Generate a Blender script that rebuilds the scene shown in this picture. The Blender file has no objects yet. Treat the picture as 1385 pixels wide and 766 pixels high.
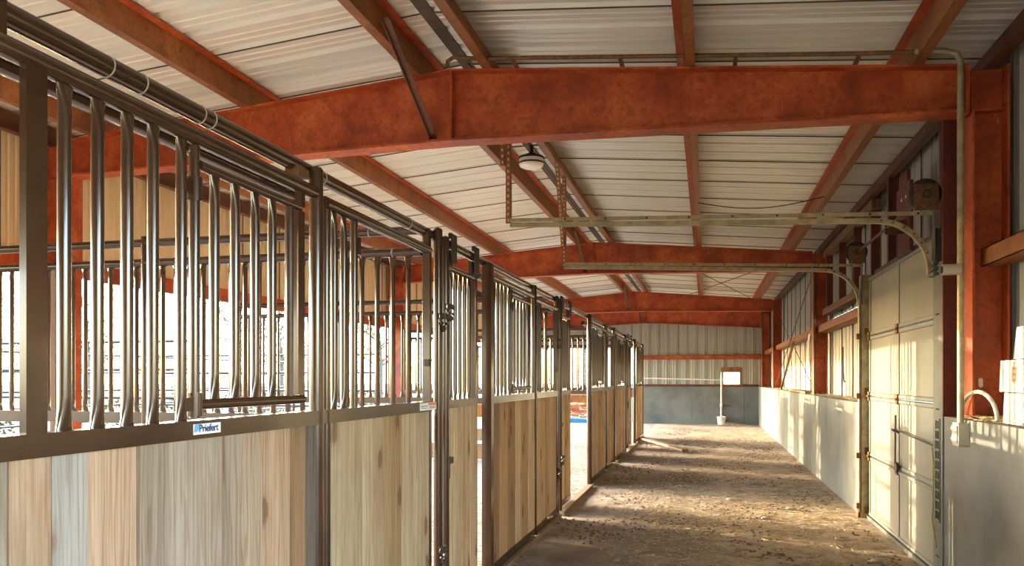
import bpy, math, random
from mathutils import Vector, Matrix
random.seed(7)
PI = math.pi
R = math.radians
scene = bpy.context.scene

# ------------------------------------------------------------------ camera
FPX, HCAM, VPX, VPY = 1075.0, 1.49, 955.0, 512.0
PSI = math.atan((VPX - 692.5) / FPX)
cam_d = bpy.data.cameras.new('camera')
cam = bpy.data.objects.new('camera', cam_d)
scene.collection.objects.link(cam)
cam.location = (0, 0, HCAM)
cam.rotation_euler = (R(90), 0, PSI)
cam_d.sensor_fit = 'HORIZONTAL'
cam_d.sensor_width = 36
cam_d.lens = 36 * FPX / 1385
cam_d.shift_y = (VPY - 383) / 1385
cam_d.clip_start = 0.02
cam_d.clip_end = 2000
scene.camera = cam

# ------------------------------------------------------------------ light
SUN_EL, SUN_AZ = 4.6, 21.0        # low sun, ahead and to the left of the aisle
world = bpy.data.worlds.new('world')
scene.world = world
world.use_nodes = True
wn = world.node_tree
wn.nodes.clear()
sky = wn.nodes.new('ShaderNodeTexSky')
sky.sky_type = 'NISHITA'
sky.sun_disc = False
sky.sun_elevation = R(18)
sky.sun_rotation = R(-69)
sky.air_density = 1.0
sky.dust_density = 1.4
sky.ozone_density = 1.0
bg = wn.nodes.new('ShaderNodeBackground')
bg.inputs['Strength'].default_value = 0.75
wo = wn.nodes.new('ShaderNodeOutputWorld')
wn.links.new(sky.outputs[0], bg.inputs[0])
wn.links.new(bg.outputs[0], wo.inputs[0])

sun_d = bpy.data.lights.new('sun', 'SUN')
sun_d.energy = 2.9
sun_d.angle = R(0.3)
sun_d.color = (1.0, 0.80, 0.52)
sun = bpy.data.objects.new('sun', sun_d)
scene.collection.objects.link(sun)
_sd = Vector((math.cos(R(SUN_AZ)), -math.sin(R(SUN_AZ)), -math.tan(R(SUN_EL))))   # direction the light travels
sun.rotation_euler = _sd.to_track_quat('-Z', 'Y').to_euler()
sun.location = (-30, 20, 8)

vs = scene.view_settings
vs.view_transform = 'Standard'
vs.look = 'None'
vs.gamma = 1
vs.use_curve_mapping = False
vs.exposure = 2.4
scene.display_settings.display_device = 'sRGB'
try:
    scene.cycles.max_bounces = 12
    scene.cycles.diffuse_bounces = 7
    scene.cycles.sample_clamp_indirect = 6
except Exception:
    pass

# ------------------------------------------------------------------ helpers
COL = scene.collection
W = {}

class MB:
    def __init__(s):
        s.v = []; s.f = []
    def add(s, vs_, fs):
        b = len(s.v); s.v += [Vector(p) for p in vs_]; s.f += [tuple(b + i for i in f) for f in fs]; return s
    def box(s, x0, x1, y0, y1, z0, z1):
        return s.add([(x0,y0,z0),(x1,y0,z0),(x1,y1,z0),(x0,y1,z0),(x0,y0,z1),(x1,y0,z1),(x1,y1,z1),(x0,y1,z1)],
                     [(0,3,2,1),(4,5,6,7),(0,1,5,4),(1,2,6,5),(2,3,7,6),(3,0,4,7)])
    def bar(s, p0, p1, w, h, up=(0,0,1)):
        p0 = Vector(p0); p1 = Vector(p1); d = (p1 - p0).normalized(); up = Vector(up)
        a = d.cross(up)
        if a.length < 1e-4: a = d.cross(Vector((1,0,0)))
        a.normalize(); b = a.cross(d).normalized()
        vs_ = []
        for p in (p0, p1):
            for i, j in ((-1,-1),(1,-1),(1,1),(-1,1)):
                vs_.append(p + a*i*w/2 + b*j*h/2)
        return s.add(vs_, [(0,1,2,3),(7,6,5,4),(0,4,5,1),(1,5,6,2),(2,6,7,3),(3,7,4,0)])
    def tube(s, pts, r, n=10, cap=True, closed=False):
        pts = [Vector(p) for p in pts]; m = len(pts)
        rs = r if isinstance(r, (list, tuple)) else [r]*m
        ref = None; rings = []
        for i, p in enumerate(pts):
            if closed: d = pts[(i+1) % m] - pts[i-1]
            elif i == 0: d = pts[1] - p
            elif i == m-1: d = p - pts[-2]
            else: d = (pts[i+1] - p).normalized() + (p - pts[i-1]).normalized()
            d.normalize()
            if ref is None:
                ref = d.cross(Vector((0,0,1)))
                if ref.length < 1e-3: ref = d.cross(Vector((1,0,0)))
            ref = (ref - d*ref.dot(d)).normalized(); b = d.cross(ref)
            rings.append([p + (ref*math.cos(2*PI*k/n) + b*math.sin(2*PI*k/n))*rs[i] for k in range(n)])
        b0 = len(s.v); s.v += [q for g in rings for q in g]
        for i in range(m if closed else m-1):
            j = (i+1) % m
            for k in range(n):
                s.f.append((b0+i*n+k, b0+i*n+(k+1)%n, b0+j*n+(k+1)%n, b0+j*n+k))
        if cap and not closed:
            s.f.append(tuple(b0+k for k in range(n))[::-1]); s.f.append(tuple(b0+(m-1)*n+k for k in range(n)))
        return s
    def lathe(s, prof, n=24, c=(0,0,0), axis='Z'):
        c = Vector(c); b0 = len(s.v); m = len(prof)
        for r, z in prof:
            for k in range(n):
                a = 2*PI*k/n
                q = (r*math.cos(a), r*math.sin(a), z)
                if axis == 'X': q = (z, r*math.cos(a), r*math.sin(a))
                if axis == 'Y': q = (r*math.cos(a), z, r*math.sin(a))
                s.v.append(c + Vector(q))
        for i in range(m-1):
            for k in range(n):
                s.f.append((b0+i*n+k, b0+i*n+(k+1)%n, b0+(i+1)*n+(k+1)%n, b0+(i+1)*n+k))
        s.f.append(tuple(b0+k for k in range(n))[::-1]); s.f.append(tuple(b0+(m-1)*n+k for k in range(n)))
        return s
    def prism(s, poly, fn0, fn1):
        n = len(poly); b = len(s.v)
        s.v += [Vector(fn0(p)) for p in poly] + [Vector(fn1(p)) for p in poly]
        s.f.append(tuple(b+k for k in range(n))[::-1]); s.f.append(tuple(b+n+k for k in range(n)))
        for k in range(n):
            s.f.append((b+k, b+(k+1)%n, b+n+(k+1)%n, b+n+k))
        return s
    def mesh(s, name, origin, smooth=False):
        o = Vector(origin); me = bpy.data.meshes.new(name)
        me.from_pydata([tuple(p - o) for p in s.v], [], s.f); me.update()
        if smooth:
            for p in me.polygons: p.use_smooth = True
            try: me.set_sharp_from_angle(angle=R(40))
            except Exception: pass
        return me
    def center(s):
        lo = Vector((min(p[i] for p in s.v) for i in range(3))); hi = Vector((max(p[i] for p in s.v) for i in range(3)))
        return (lo + hi)/2

def link(o, parent, world):
    COL.objects.link(o)
    if parent is not None:
        o.parent = parent; o.location = Vector(world) - W[parent.name]
    else:
        o.location = world
    W[o.name] = Vector(world)
    return o

def obj(name, mb, mat, parent=None, smooth=False, color=None, origin=None):
    o = bpy.data.objects.new(name, None) if mb is None else None
    c = Vector(origin) if origin is not None else mb.center()
    me = mb.mesh(name, c, smooth)
    me.materials.append(M[mat])
    o = bpy.data.objects.new(name, me)
    if color: o.color = (*[k*q for k, q in zip(color, (0.66, 0.575, 0.475) if mat == 'wood' else (1, 1, 1))], 1)
    return link(o, parent, c)

def inst(name, me, mat, parent, world, color=None):
    if not me.materials: me.materials.append(M[mat])
    o = bpy.data.objects.new(name, me)
    if color: o.color = (*color, 1)
    return link(o, parent, world)

def tag(o, label, cat, group=None, kind=None):
    o['label'] = label; o['category'] = cat
    if group: o['group'] = group
    if kind: o['kind'] = kind
    return o

def thing(name, loc, label, cat, group=None):
    o = bpy.data.objects.new(name, None); o.empty_display_size = 0.05
    link(o, None, loc)
    return tag(o, label, cat, group)

def struct(name, loc=(0,0,0), label=None, cat=None):
    o = bpy.data.objects.new(name, None); o.empty_display_size = 0.05
    link(o, None, loc); o['kind'] = 'structure'
    if label: o['label'] = label
    if cat: o['category'] = cat
    return o

# ------------------------------------------------------------------ materials
M = {}
class NT:
    def __init__(s, name):
        s.m = bpy.data.materials.new(name); s.m.use_nodes = True; M[name] = s.m
        s.t = s.m.node_tree; s.b = s.t.nodes['Principled BSDF']
    def n(s, typ, **kw):
        x = s.t.nodes.new(typ)
        for k, v in kw.items(): setattr(x, k, v)
        return x
    def l(s, a, b): s.t.links.new(a, b)
    def val(s, x, v):
        if hasattr(v, 'links'): s.l(v, x)
        else: x.default_value = v
    def coord(s, scale=(1,1,1), rnd=True, kind='Object'):
        tc = s.n('ShaderNodeTexCoord'); mp = s.n('ShaderNodeMapping'); mp.inputs['Scale'].default_value = scale
        s.l(tc.outputs[kind], mp.inputs['Vector'])
        if rnd:
            oi = s.n('ShaderNodeObjectInfo'); mu = s.n('ShaderNodeMath', operation='MULTIPLY'); mu.inputs[1].default_value = 57.3
            s.l(oi.outputs['Random'], mu.inputs[0])
            cb = s.n('ShaderNodeCombineXYZ')
            for i in range(3): s.l(mu.outputs[0], cb.inputs[i])
            s.l(cb.outputs[0], mp.inputs['Location'])
        return mp.outputs[0]
    def geo(s, scale=(1,1,1)):
        g = s.n('ShaderNodeNewGeometry'); mp = s.n('ShaderNodeMapping'); mp.inputs['Scale'].default_value = scale
        s.l(g.outputs['Position'], mp.inputs['Vector']); return mp.outputs[0]
    def noise(s, vec, scale, detail=4, rough=0.55, dist=0.0, out=0):
        x = s.n('ShaderNodeTexNoise'); s.l(vec, x.inputs['Vector'])
        x.inputs['Scale'].default_value = scale; x.inputs['Detail'].default_value = detail
        x.inputs['Roughness'].default_value = rough; x.inputs['Distortion'].default_value = dist
        return x.outputs[out]
    def ramp(s, fac, stops, interp='LINEAR'):
        x = s.n('ShaderNodeValToRGB'); x.color_ramp.interpolation = interp
        e = x.color_ramp.elements
        while len(e) < len(stops): e.new(0.5)
        for i, (p, c) in enumerate(stops):
            e[i].position = p; e[i].color = (*c, 1) if len(c) == 3 else c
        s.l(fac, x.inputs[0]); return x.outputs[0]
    def mix(s, fac, a, b, mode='MIX'):
        x = s.n('ShaderNodeMix', data_type='RGBA', blend_type=mode)
        s.val(x.inputs[0], fac)
        for i, v in ((6, a), (7, b)):
            if hasattr(v, 'links'): s.l(v, x.inputs[i])
            else: x.inputs[i].default_value = (*v, 1)
        return x.outputs[2]
    def math(s, op, a, b=0.0):
        x = s.n('ShaderNodeMath', operation=op); s.val(x.inputs[0], a); s.val(x.inputs[1], b); return x.outputs[0]
    def color(s, c):
        if hasattr(c, 'links'): s.l(c, s.b.inputs['Base Color'])
        else: s.b.inputs['Base Color'].default_value = (*c, 1)
    def set(s, **kw):
        for k, v in kw.items():
            s.val(s.b.inputs[k.replace('_', ' ')], v)
    def bump(s, h, strength=0.3, dist=0.01):
        x = s.n('ShaderNodeBump'); x.inputs['Strength'].default_value = strength; x.inputs['Distance'].default_value = dist
        s.l(h, x.inputs['Height']); s.l(x.outputs[0], s.b.inputs['Normal'])

def simple(name, c, rough=0.6, metal=0.0, var=0.25, sc=6):
    t = NT(name); v = t.coord()
    nz = t.noise(v, sc, 5)
    lo = tuple(x*(1-var) for x in c); hi = tuple(min(1, x*(1+var)) for x in c)
    t.color(t.ramp(nz, [(0.3, lo), (0.7, hi)])); t.set(Roughness=rough, Metallic=metal)
    return t

# brown powder coated tube
t = NT('brown_steel'); v = t.coord()
nz = t.noise(v, 4, 4); fine = t.noise(v, 160, 2)
col = t.ramp(nz, [(0.3,(0.042,0.018,0.0085)),(0.7,(0.060,0.027,0.013))])
t.color(t.mix(t.math('MULTIPLY', t.ramp(fine, [(0.70,(0,0,0)),(0.76,(1,1,1))]), 0.25), col, (0.12,0.09,0.06)))
t.set(Roughness=t.ramp(nz, [(0.3,(0.16,)*3),(0.8,(0.24,)*3)]), Metallic=0.1)
t.b.inputs['Coat Weight'].default_value = 0.3; t.b.inputs['Coat Roughness'].default_value = 0.08
# red oxide primer
def redox(name, lo, mid, hi, streak=True):
    t = NT(name); v = t.coord(); vs_ = t.coord((1,1,0.10))
    a = t.noise(v, 2.6, 8, 0.66); b = t.noise(v, 30, 6, 0.7); c_ = t.noise(vs_, 55, 4, 0.6); d_ = t.noise(v, 7, 6, 0.65); e_ = t.noise(v, 1.4, 4)
    col = t.ramp(a, [(0.30, lo), (0.48, mid), (0.68, hi)])
    col = t.mix(t.math('MULTIPLY', t.ramp(d_, [(0.52,(0,0,0)),(0.66,(1,1,1))]), 0.55), col, tuple(x*0.42 for x in mid))
    col = t.mix(t.math('MULTIPLY', t.ramp(b, [(0.50,(0,0,0)),(0.64,(1,1,1))]), 0.5), col, tuple(x*0.35 for x in mid))
    if streak:
        k = t.math('MULTIPLY', t.ramp(c_, [(0.66,(0,0,0)),(0.72,(1,1,1))]), t.ramp(e_, [(0.45,(0,0,0)),(0.62,(1,1,1))]))
        col = t.mix(t.math('MULTIPLY', k, 0.7), col, (0.60,0.36,0.18))
    t.color(col); t.set(Roughness=t.ramp(a, [(0.3,(0.42,)*3),(0.7,(0.7,)*3)])); t.bump(b, 0.25, 0.004)
redox('red_steel', (0.20,0.024,0.006), (0.40,0.062,0.012), (0.58,0.14,0.032))
redox('shaded_red', (0.060,0.008,0.004), (0.105,0.014,0.006), (0.16,0.028,0.010), False)  # red steel with the shade of the upper wall put into its colour
redox('rust_purlin', (0.16,0.045,0.012), (0.27,0.092,0.026), (0.36,0.15,0.05), False)
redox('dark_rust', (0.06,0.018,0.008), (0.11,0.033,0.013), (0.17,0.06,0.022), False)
# painted sheet metal
def sheet(name, c, rough, stain, metal=0.15):
    t = NT(name); v = t.coord(); g = t.geo((0.5, 2.5, 0.5))
    a = t.noise(g, 1.2, 5, 0.6); b = t.noise(v, 25, 4)
    col = t.ramp(a, [(0.3, tuple(x*0.86 for x in c)), (0.7, c)])
    col = t.mix(t.math('MULTIPLY', t.ramp(b, [(0.58,(0,0,0)),(0.75,(1,1,1))]), stain), col, (0.33,0.22,0.12))
    t.color(col); t.set(Roughness=rough, Metallic=metal)
sheet('roof_metal', (0.74,0.715,0.64), 0.34, 0.10)
sheet('wall_metal', (0.42,0.415,0.365), 0.45, 0.15)
sheet('cream_metal', (0.74,0.62,0.40), 0.45, 0.12)
t = simple('seam_sealant', (0.10,0.075,0.05), 0.8)
# wood boards (per object tint from the object colour)
t = NT('wood'); oi = t.n('ShaderNodeObjectInfo')
v = t.coord((1,1,0.022)); vk = t.coord((1,1,0.5))
vw = t.coord((1,1,0.11))
wv = t.n('ShaderNodeTexWave', wave_type='BANDS', bands_direction='Y'); t.l(vw, wv.inputs['Vector'])
wv.inputs['Scale'].default_value = 9; wv.inputs['Distortion'].default_value = 10; wv.inputs['Detail'].default_value = 2; wv.inputs['Detail Scale'].default_value = 1.6; wv.inputs['Detail Roughness'].default_value = 0.55
grain = t.noise(v, 110, 5, 0.65); broad = t.noise(v, 14, 4, 0.6)
vor = t.n('ShaderNodeTexVoronoi'); vor.feature = 'F1'; t.l(vk, vor.inputs['Vector']); vor.inputs['Scale'].default_value = 5.2
kd = t.math('ADD', vor.outputs['Distance'], t.math('MULTIPLY', t.noise(vk, 22, 4), 0.16))
knot = t.ramp(kd, [(0.19,(1,1,1)),(0.25,(0,0,0))]); halo = t.ramp(kd, [(0.22,(1,1,1)),(0.42,(0,0,0))])
stain = t.noise(vk, 2.2, 6, 0.65); warm = t.noise(vk, 4.5, 5, 0.6)
col = t.mix(t.math('MULTIPLY', t.ramp(broad, [(0.42,(1,)*3),(0.60,(0.0,)*3)]), 0.55), oi.outputs['Color'], (0.76,0.70,0.64), 'MULTIPLY')
col = t.mix(t.math('MULTIPLY', t.math('MULTIPLY', t.ramp(wv.outputs['Fac'], [(0.66,(0.0,)*3),(0.95,(1,)*3)]), t.ramp(stain, [(0.38,(0.9,)*3),(0.60,(0.15,)*3)])), 0.65), col, (0.62,0.44,0.29), 'MULTIPLY')
col = t.mix(t.math('MULTIPLY', t.ramp(warm, [(0.58,(0,0,0)),(0.72,(1,1,1))]), 0.45), col, (0.95,0.66,0.42), 'MULTIPLY')
col = t.mix(t.ramp(grain, [(0.36,(0.7,)*3),(0.56,(0.0,)*3)]), col, (0.58,0.50,0.42), 'MULTIPLY')
col = t.mix(t.math('MULTIPLY', t.ramp(stain, [(0.54,(0,0,0)),(0.68,(1,1,1))]), 0.5), col, (0.55,0.52,0.50), 'MULTIPLY')
col = t.mix(t.math('MULTIPLY', halo, 0.45), col, (0.70,0.50,0.36), 'MULTIPLY')
col = t.mix(t.math('MULTIPLY', knot, 0.8), col, (0.13,0.065,0.03))
t.color(col); t.set(Roughness=0.75); t.bump(t.math('ADD', grain, t.math('MULTIPLY', wv.outputs['Fac'], 0.3)), 0.25, 0.003)
# concrete
t = NT('concrete'); g = t.geo(); gs = t.geo((1,1,0.25))
a = t.noise(g, 1.1, 7, 0.62); b = t.noise(gs, 2.2, 5, 0.6); f = t.noise(g, 60, 3)
col = t.ramp(a, [(0.3,(0.105,0.109,0.103)),(0.5,(0.165,0.171,0.160)),(0.72,(0.225,0.23,0.213))])
col = t.mix(t.math('MULTIPLY', t.ramp(b, [(0.5,(0,0,0)),(0.72,(1,1,1))]), 0.5), col, (0.12,0.105,0.088))
t.color(col); t.set(Roughness=0.9); t.bump(t.math('ADD', a, t.math('MULTIPLY', f, 0.25)), 0.25, 0.02)
# floor: trodden dirt with a smoother slab strip along the concrete wall
t = NT('dirt'); g = t.geo()
a = t.noise(g, 0.7, 7, 0.62); b = t.noise(g, 6, 7, 0.7); f = t.noise(g, 55, 4, 0.6); w = t.noise(g, 2.1, 5)
d1 = t.ramp(a, [(0.33,(0.24,0.188,0.14)),(0.5,(0.40,0.33,0.26)),(0.7,(0.54,0.46,0.38))])
d1 = t.mix(t.ramp(b, [(0.42,(0.75,)*3),(0.62,(0,)*3)]), d1, (0.62,0.54,0.46), 'MULTIPLY')
d1 = t.mix(t.math('MULTIPLY', t.ramp(f, [(0.58,(0,0,0)),(0.66,(1,1,1))]), 0.7), d1, (0.48,0.41,0.33))
d2 = t.ramp(w, [(0.3,(0.36,0.275,0.195)),(0.7,(0.50,0.395,0.29))])
d2 = t.mix(t.ramp(b, [(0.36,(0.8,)*3),(0.52,(0,)*3)]), d2, (0.35,0.24,0.16), 'MULTIPLY')
gv = t.n('ShaderNodeTexVoronoi'); gv.feature = 'F1'; t.l(g, gv.inputs['Vector']); gv.inputs['Scale'].default_value = 26
d3 = t.ramp(gv.outputs['Color'], [(0.2,(0.10,0.092,0.085)),(0.5,(0.20,0.19,0.175)),(0.8,(0.33,0.31,0.29))])
d1 = t.mix(t.math('MULTIPLY', t.ramp(t.noise(g, 0.9, 5, 0.6, 0.4), [(0.52,(0,0,0)),(0.62,(1,1,1))]), 0.75), d1, t.mix(0.35, d3, (0.42,0.36,0.30)))
dk = t.ramp(t.noise(g, 1.5, 6, 0.65), [(0.52,(0,0,0)),(0.66,(1,1,1))])
d1 = t.mix(t.math('MULTIPLY', dk, 0.6), d1, (0.14,0.088,0.052))
d2 = t.mix(t.math('MULTIPLY', t.ramp(t.noise(g, 2.4, 7, 0.7), [(0.56,(0,0,0)),(0.64,(1,1,1))]), 0.75), d2, (0.11,0.075,0.048))
sx = t.n('ShaderNodeSeparateXYZ'); t.l(g, sx.inputs[0])
edge = t.math('ADD', sx.outputs[0], t.math('MULTIPLY', t.math('SUBTRACT', w, 0.5), 1.1))
st_ = t.math('GREATER_THAN', -1.62, sx.outputs[0])
t.color(t.mix(st_, t.mix(t.ramp(edge, [(0.10,(0,0,0)),(0.26,(1,1,1))]), d1, d2), d3))
t.set(Roughness=0.93); t.bump(t.math('ADD', b, t.math('MULTIPLY', f, 0.6)), 0.7, 0.03)
t = NT('outdoor_ground'); g = t.geo()
a = t.noise(g, 0.35, 6, 0.6); b = t.noise(g, 9, 5, 0.7)
t.color(t.mix(t.ramp(b, [(0.4,(0.6,)*3),(0.6,(0,)*3)]), t.ramp(a, [(0.35,(0.025,0.042,0.012)),(0.55,(0.055,0.06,0.025)),(0.7,(0.10,0.085,0.055))]), (0.5,0.45,0.35), 'MULTIPLY'))
t.set(Roughness=0.95)
simple('galvanized', (0.095,0.108,0.10), 0.5, 0.35, 0.22, 9)
simple('weathered_track', (0.34,0.285,0.175), 0.5, 0.35, 0.3, 14)
sheet('door_metal', (0.185,0.188,0.17), 0.5, 0.18, 0.1)
simple('rust_hardware', (0.17,0.085,0.035), 0.65, 0.4, 0.4, 30)
simple('dark_hardware', (0.05,0.04,0.032), 0.5, 0.4, 0.4, 20)
simple('hole_shadow', (0.015,0.013,0.012), 0.9, 0, 0.1)
simple('old_plastic', (0.42,0.39,0.33), 0.5, 0, 0.12, 5)
simple('white_board', (0.36,0.35,0.335), 0.6, 0, 0.06, 3)
simple('white_paint', (0.72,0.70,0.66), 0.55, 0, 0.1, 5)
simple('print_red', (0.40,0.02,0.012), 0.6, 0, 0.1)
simple('print_pink', (0.38,0.20,0.16), 0.6, 0, 0.06)
simple('print_navy', (0.02,0.035,0.12), 0.5, 0, 0.05)
simple('print_blue', (0.10,0.33,0.48), 0.5, 0, 0.1)
simple('print_orange', (0.85,0.20,0.03), 0.5, 0, 0.1)
simple('plate_white', (0.78,0.78,0.74), 0.45, 0, 0.08)
simple('rope', (0.42,0.40,0.12), 0.8, 0, 0.2)
simple('chip', (0.40,0.30,0.19), 0.9, 0, 0.75, 25)
simple('straw', (0.52,0.41,0.235), 0.85, 0, 0.35, 40)
simple('clod', (0.15,0.105,0.07), 0.95, 0, 0.6, 8)
simple('stone', (0.42,0.37,0.31), 0.9, 0, 0.25, 10)
simple('bark', (0.10,0.075,0.055), 0.9, 0, 0.4, 12)
simple('leaves', (0.085,0.08,0.016), 0.8, 0, 0.5, 2)
simple('tarp', (0.02,0.16,0.30), 0.5, 0, 0.2)
simple('brick_red', (0.40,0.13,0.06), 0.85, 0, 0.3)
t = NT('lamp_glass'); t.color((0.86,0.82,0.72)); t.set(Roughness=0.35)
t.b.inputs['Subsurface Weight'].default_value = 0.1

# ------------------------------------------------------------------ dimensions
XS = -1.57                      # stall front plane
XR, XO = 1.64, 2.0              # inner face of concrete, siding line (right)
XL = -5.86                      # siding line (left)
XC = -1.93                      # ridge
PITCH = 1/12
FR = [5.97, 14.05, 22.2, 26.5]  # steel frames
Y0B, Y1B = -10.0, 26.8           # extent of the building
ZC = 1.22                       # concrete wall height
def zraf(x): return 3.8975 - PITCH*abs(x - XC)       # top of rafter
def zroof(x): return zraf(x) + 0.205                  # underside of roof sheets
def yf(px): return (FPX*(-XS)/math.cos(PSI)/(VPX - px) + XS*math.sin(PSI))/math.cos(PSI)

# ------------------------------------------------------------------ floor and ground
def grid(x0, x1, y0, y1, nx, ny, zf):
    m = MB(); 
    for j in range(ny+1):
        for i in range(nx+1):
            x = x0 + (x1-x0)*i/nx; y = y0 + (y1-y0)*j/ny
            m.v.append(Vector((x, y, zf(x, y))))
    for j in range(ny):
        for i in range(nx):
            a = j*(nx+1)+i; m.f.append((a, a+1, a+nx+2, a+nx+1))
    return m
from mathutils import noise as mn
def zfloor(x, y):
    k = 0.022*mn.noise(Vector((x*0.9, y*0.9, 0.3))) + 0.012*mn.noise(Vector((x*3.1, y*3.1, 4.0)))
    return k*(0.25 if x > 0.6 else 1.0) - 0.012
fl = obj('floor', grid(-6.0, 2.04, -10.2, 26.9, 60, 260, zfloor), 'dirt', None, True, origin=(0,0,0))
tag(fl, 'trodden dirt and concrete floor of the barn aisle', 'floor', kind='structure')
gm = MB(); gm.add([(-150,-60,-0.06),(120,-60,-0.06),(120,220,-0.06),(-150,220,-0.06)], [(0,1,2,3)])
gr = obj('ground', gm, 'outdoor_ground', None, origin=(0,0,-0.06))
tag(gr, 'pale dry grass and dirt around the barn', 'ground', kind='structure')

# ------------------------------------------------------------------ roof
PW = 0.96
def profile(width, pitches=3, rib=0.03):
    pts = []; p = width/pitches
    for k in range(pitches):
        b = k*p
        pts += [(b, 0), (b+p*0.20, 0), (b+p*0.23, 0.006), (b+p*0.29, 0.006), (b+p*0.32, 0), (b+p*0.45, 0), (b+p*0.48, 0.006), (b+p*0.54, 0.006), (b+p*0.57, 0), (b+p*0.74, 0), (b+p*0.81, rib), (b+p*0.93, rib)]
    pts.append((width, 0))
    return pts
ceil = struct('ceiling', (XC, 11, 3.9), 'cream corrugated metal roof seen from inside', 'ceiling')
def roof_mesh(side):
    m = MB(); xe = XO + 0.15 if side > 0 else XL - 0.15
    x0 = XC
    prof = profile(PW)
    for x in (x0, xe):
        for u, h in prof: m.v.append(Vector((x, u, zroof(x) + h)))
    n = len(prof)
    for i in range(n-1): m.f.append((i, i+1, n+i+1, n+i) if side < 0 else (i, n+i, n+i+1, i+1))
    return m.mesh('roof_sheet', (XC, 0, 3.9)), m
def seam_mesh(side):
    m = MB(); xe = XO + 0.1 if side > 0 else XL - 0.1
    m.bar((XC, 0, zroof(XC) - 0.004), (xe, 0, zroof(xe) - 0.004), 0.007, 0.009)
    return m.mesh('seam', (XC, 0, 3.9))
def screw_mesh(): 
    return MB().lathe([(0.003, -0.014), (0.008, -0.008), (0.008, 0.0)], 6).mesh('roof_screw', (0,0,0))
RM = {1: roof_mesh(1)[0], -1: roof_mesh(-1)[0]}; SM = {1: seam_mesh(1), -1: seam_mesh(-1)}
nsh = int((Y1B - Y0B)/PW) + 1
for s in (1, -1):
    for k in range(nsh):
        y = Y0B + k*PW
        sh = inst('roof_sheet', RM[s], 'roof_metal', ceil, (XC, y, 3.9))
        inst('seam', SM[s], 'seam_sealant', sh, (XC, y, 3.9))
rc = MB(); rc.box(XC-0.05, XC+0.05, Y0B, Y1B, zroof(XC)-0.012, zroof(XC)-0.004)
obj('ridge_flashing', rc, 'seam_sealant', ceil)

# purlins (Z sections)
def purlin(x, flip, label, h=0.2, name='roof_purlin', zoff=0.0, y0=Y0B, y1=Y1B, mat='rust_purlin'):
    zb = zraf(x) + zoff; th = 0.006; fw = 0.07*flip
    m = MB()
    m.box(x-th/2, x+th/2, y0, y1, zb, zb+h-0.004)
    web = m
    root = thing(name, (x, (y0+y1)/2, zb), label, 'beam', 'roof purlins')
    obj('web', web, mat, root)
    xa, xb = sorted((x, x+fw)); xc, xd = sorted((x, x-fw))
    obj('bottom_flange', MB().box(xa, xb, y0, y1, zb, zb+th), 'dark_rust' if mat == 'x' else mat, root)
    obj('top_flange', MB().box(xc, xd, y0, y1, zb+h-0.01, zb+h-0.004), 'red_steel', root)
    lip = x + fw
    obj('lip', MB().box(lip-0.003, lip+0.003, y0, y1, zb+th, zb+0.025), mat, root)
    for fy in FR:
        obj('lap_bolt', MB().lathe([(0.012, 0), (0.012, 0.012), (0.004, 0.016)], 6, (x+0.004, fy+0.35, zb+0.1), 'X'), 'dark_hardware', root)
    return root
purlin(1.365, 1, 'rusty roof purlin closest to the concrete wall side eave')
purlin(-0.15, 1, 'rusty roof purlin above the middle of the aisle')
purlin(-1.67, 1, 'rusty roof purlin on the aisle side of the ridge')
purlin(-2.19, -1, 'rusty roof purlin on the stall side of the ridge')
purlin(-3.70, -1, 'rusty roof purlin above the middle of the stalls')
purlin(-5.20, -1, 'rusty roof purlin above the open rear of the stalls')
purlin(1.90, -1, 'shade-darkened rusty eave strut above the overhead door wall', 0.19, 'eave_strut', mat='dark_rust')  # darker rust stands in for the shade under this eave
purlin(-5.76, 1, 'dark rusty eave strut above the open rear wall of the stalls', 0.19, 'eave_strut', mat='dark_rust')

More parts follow.
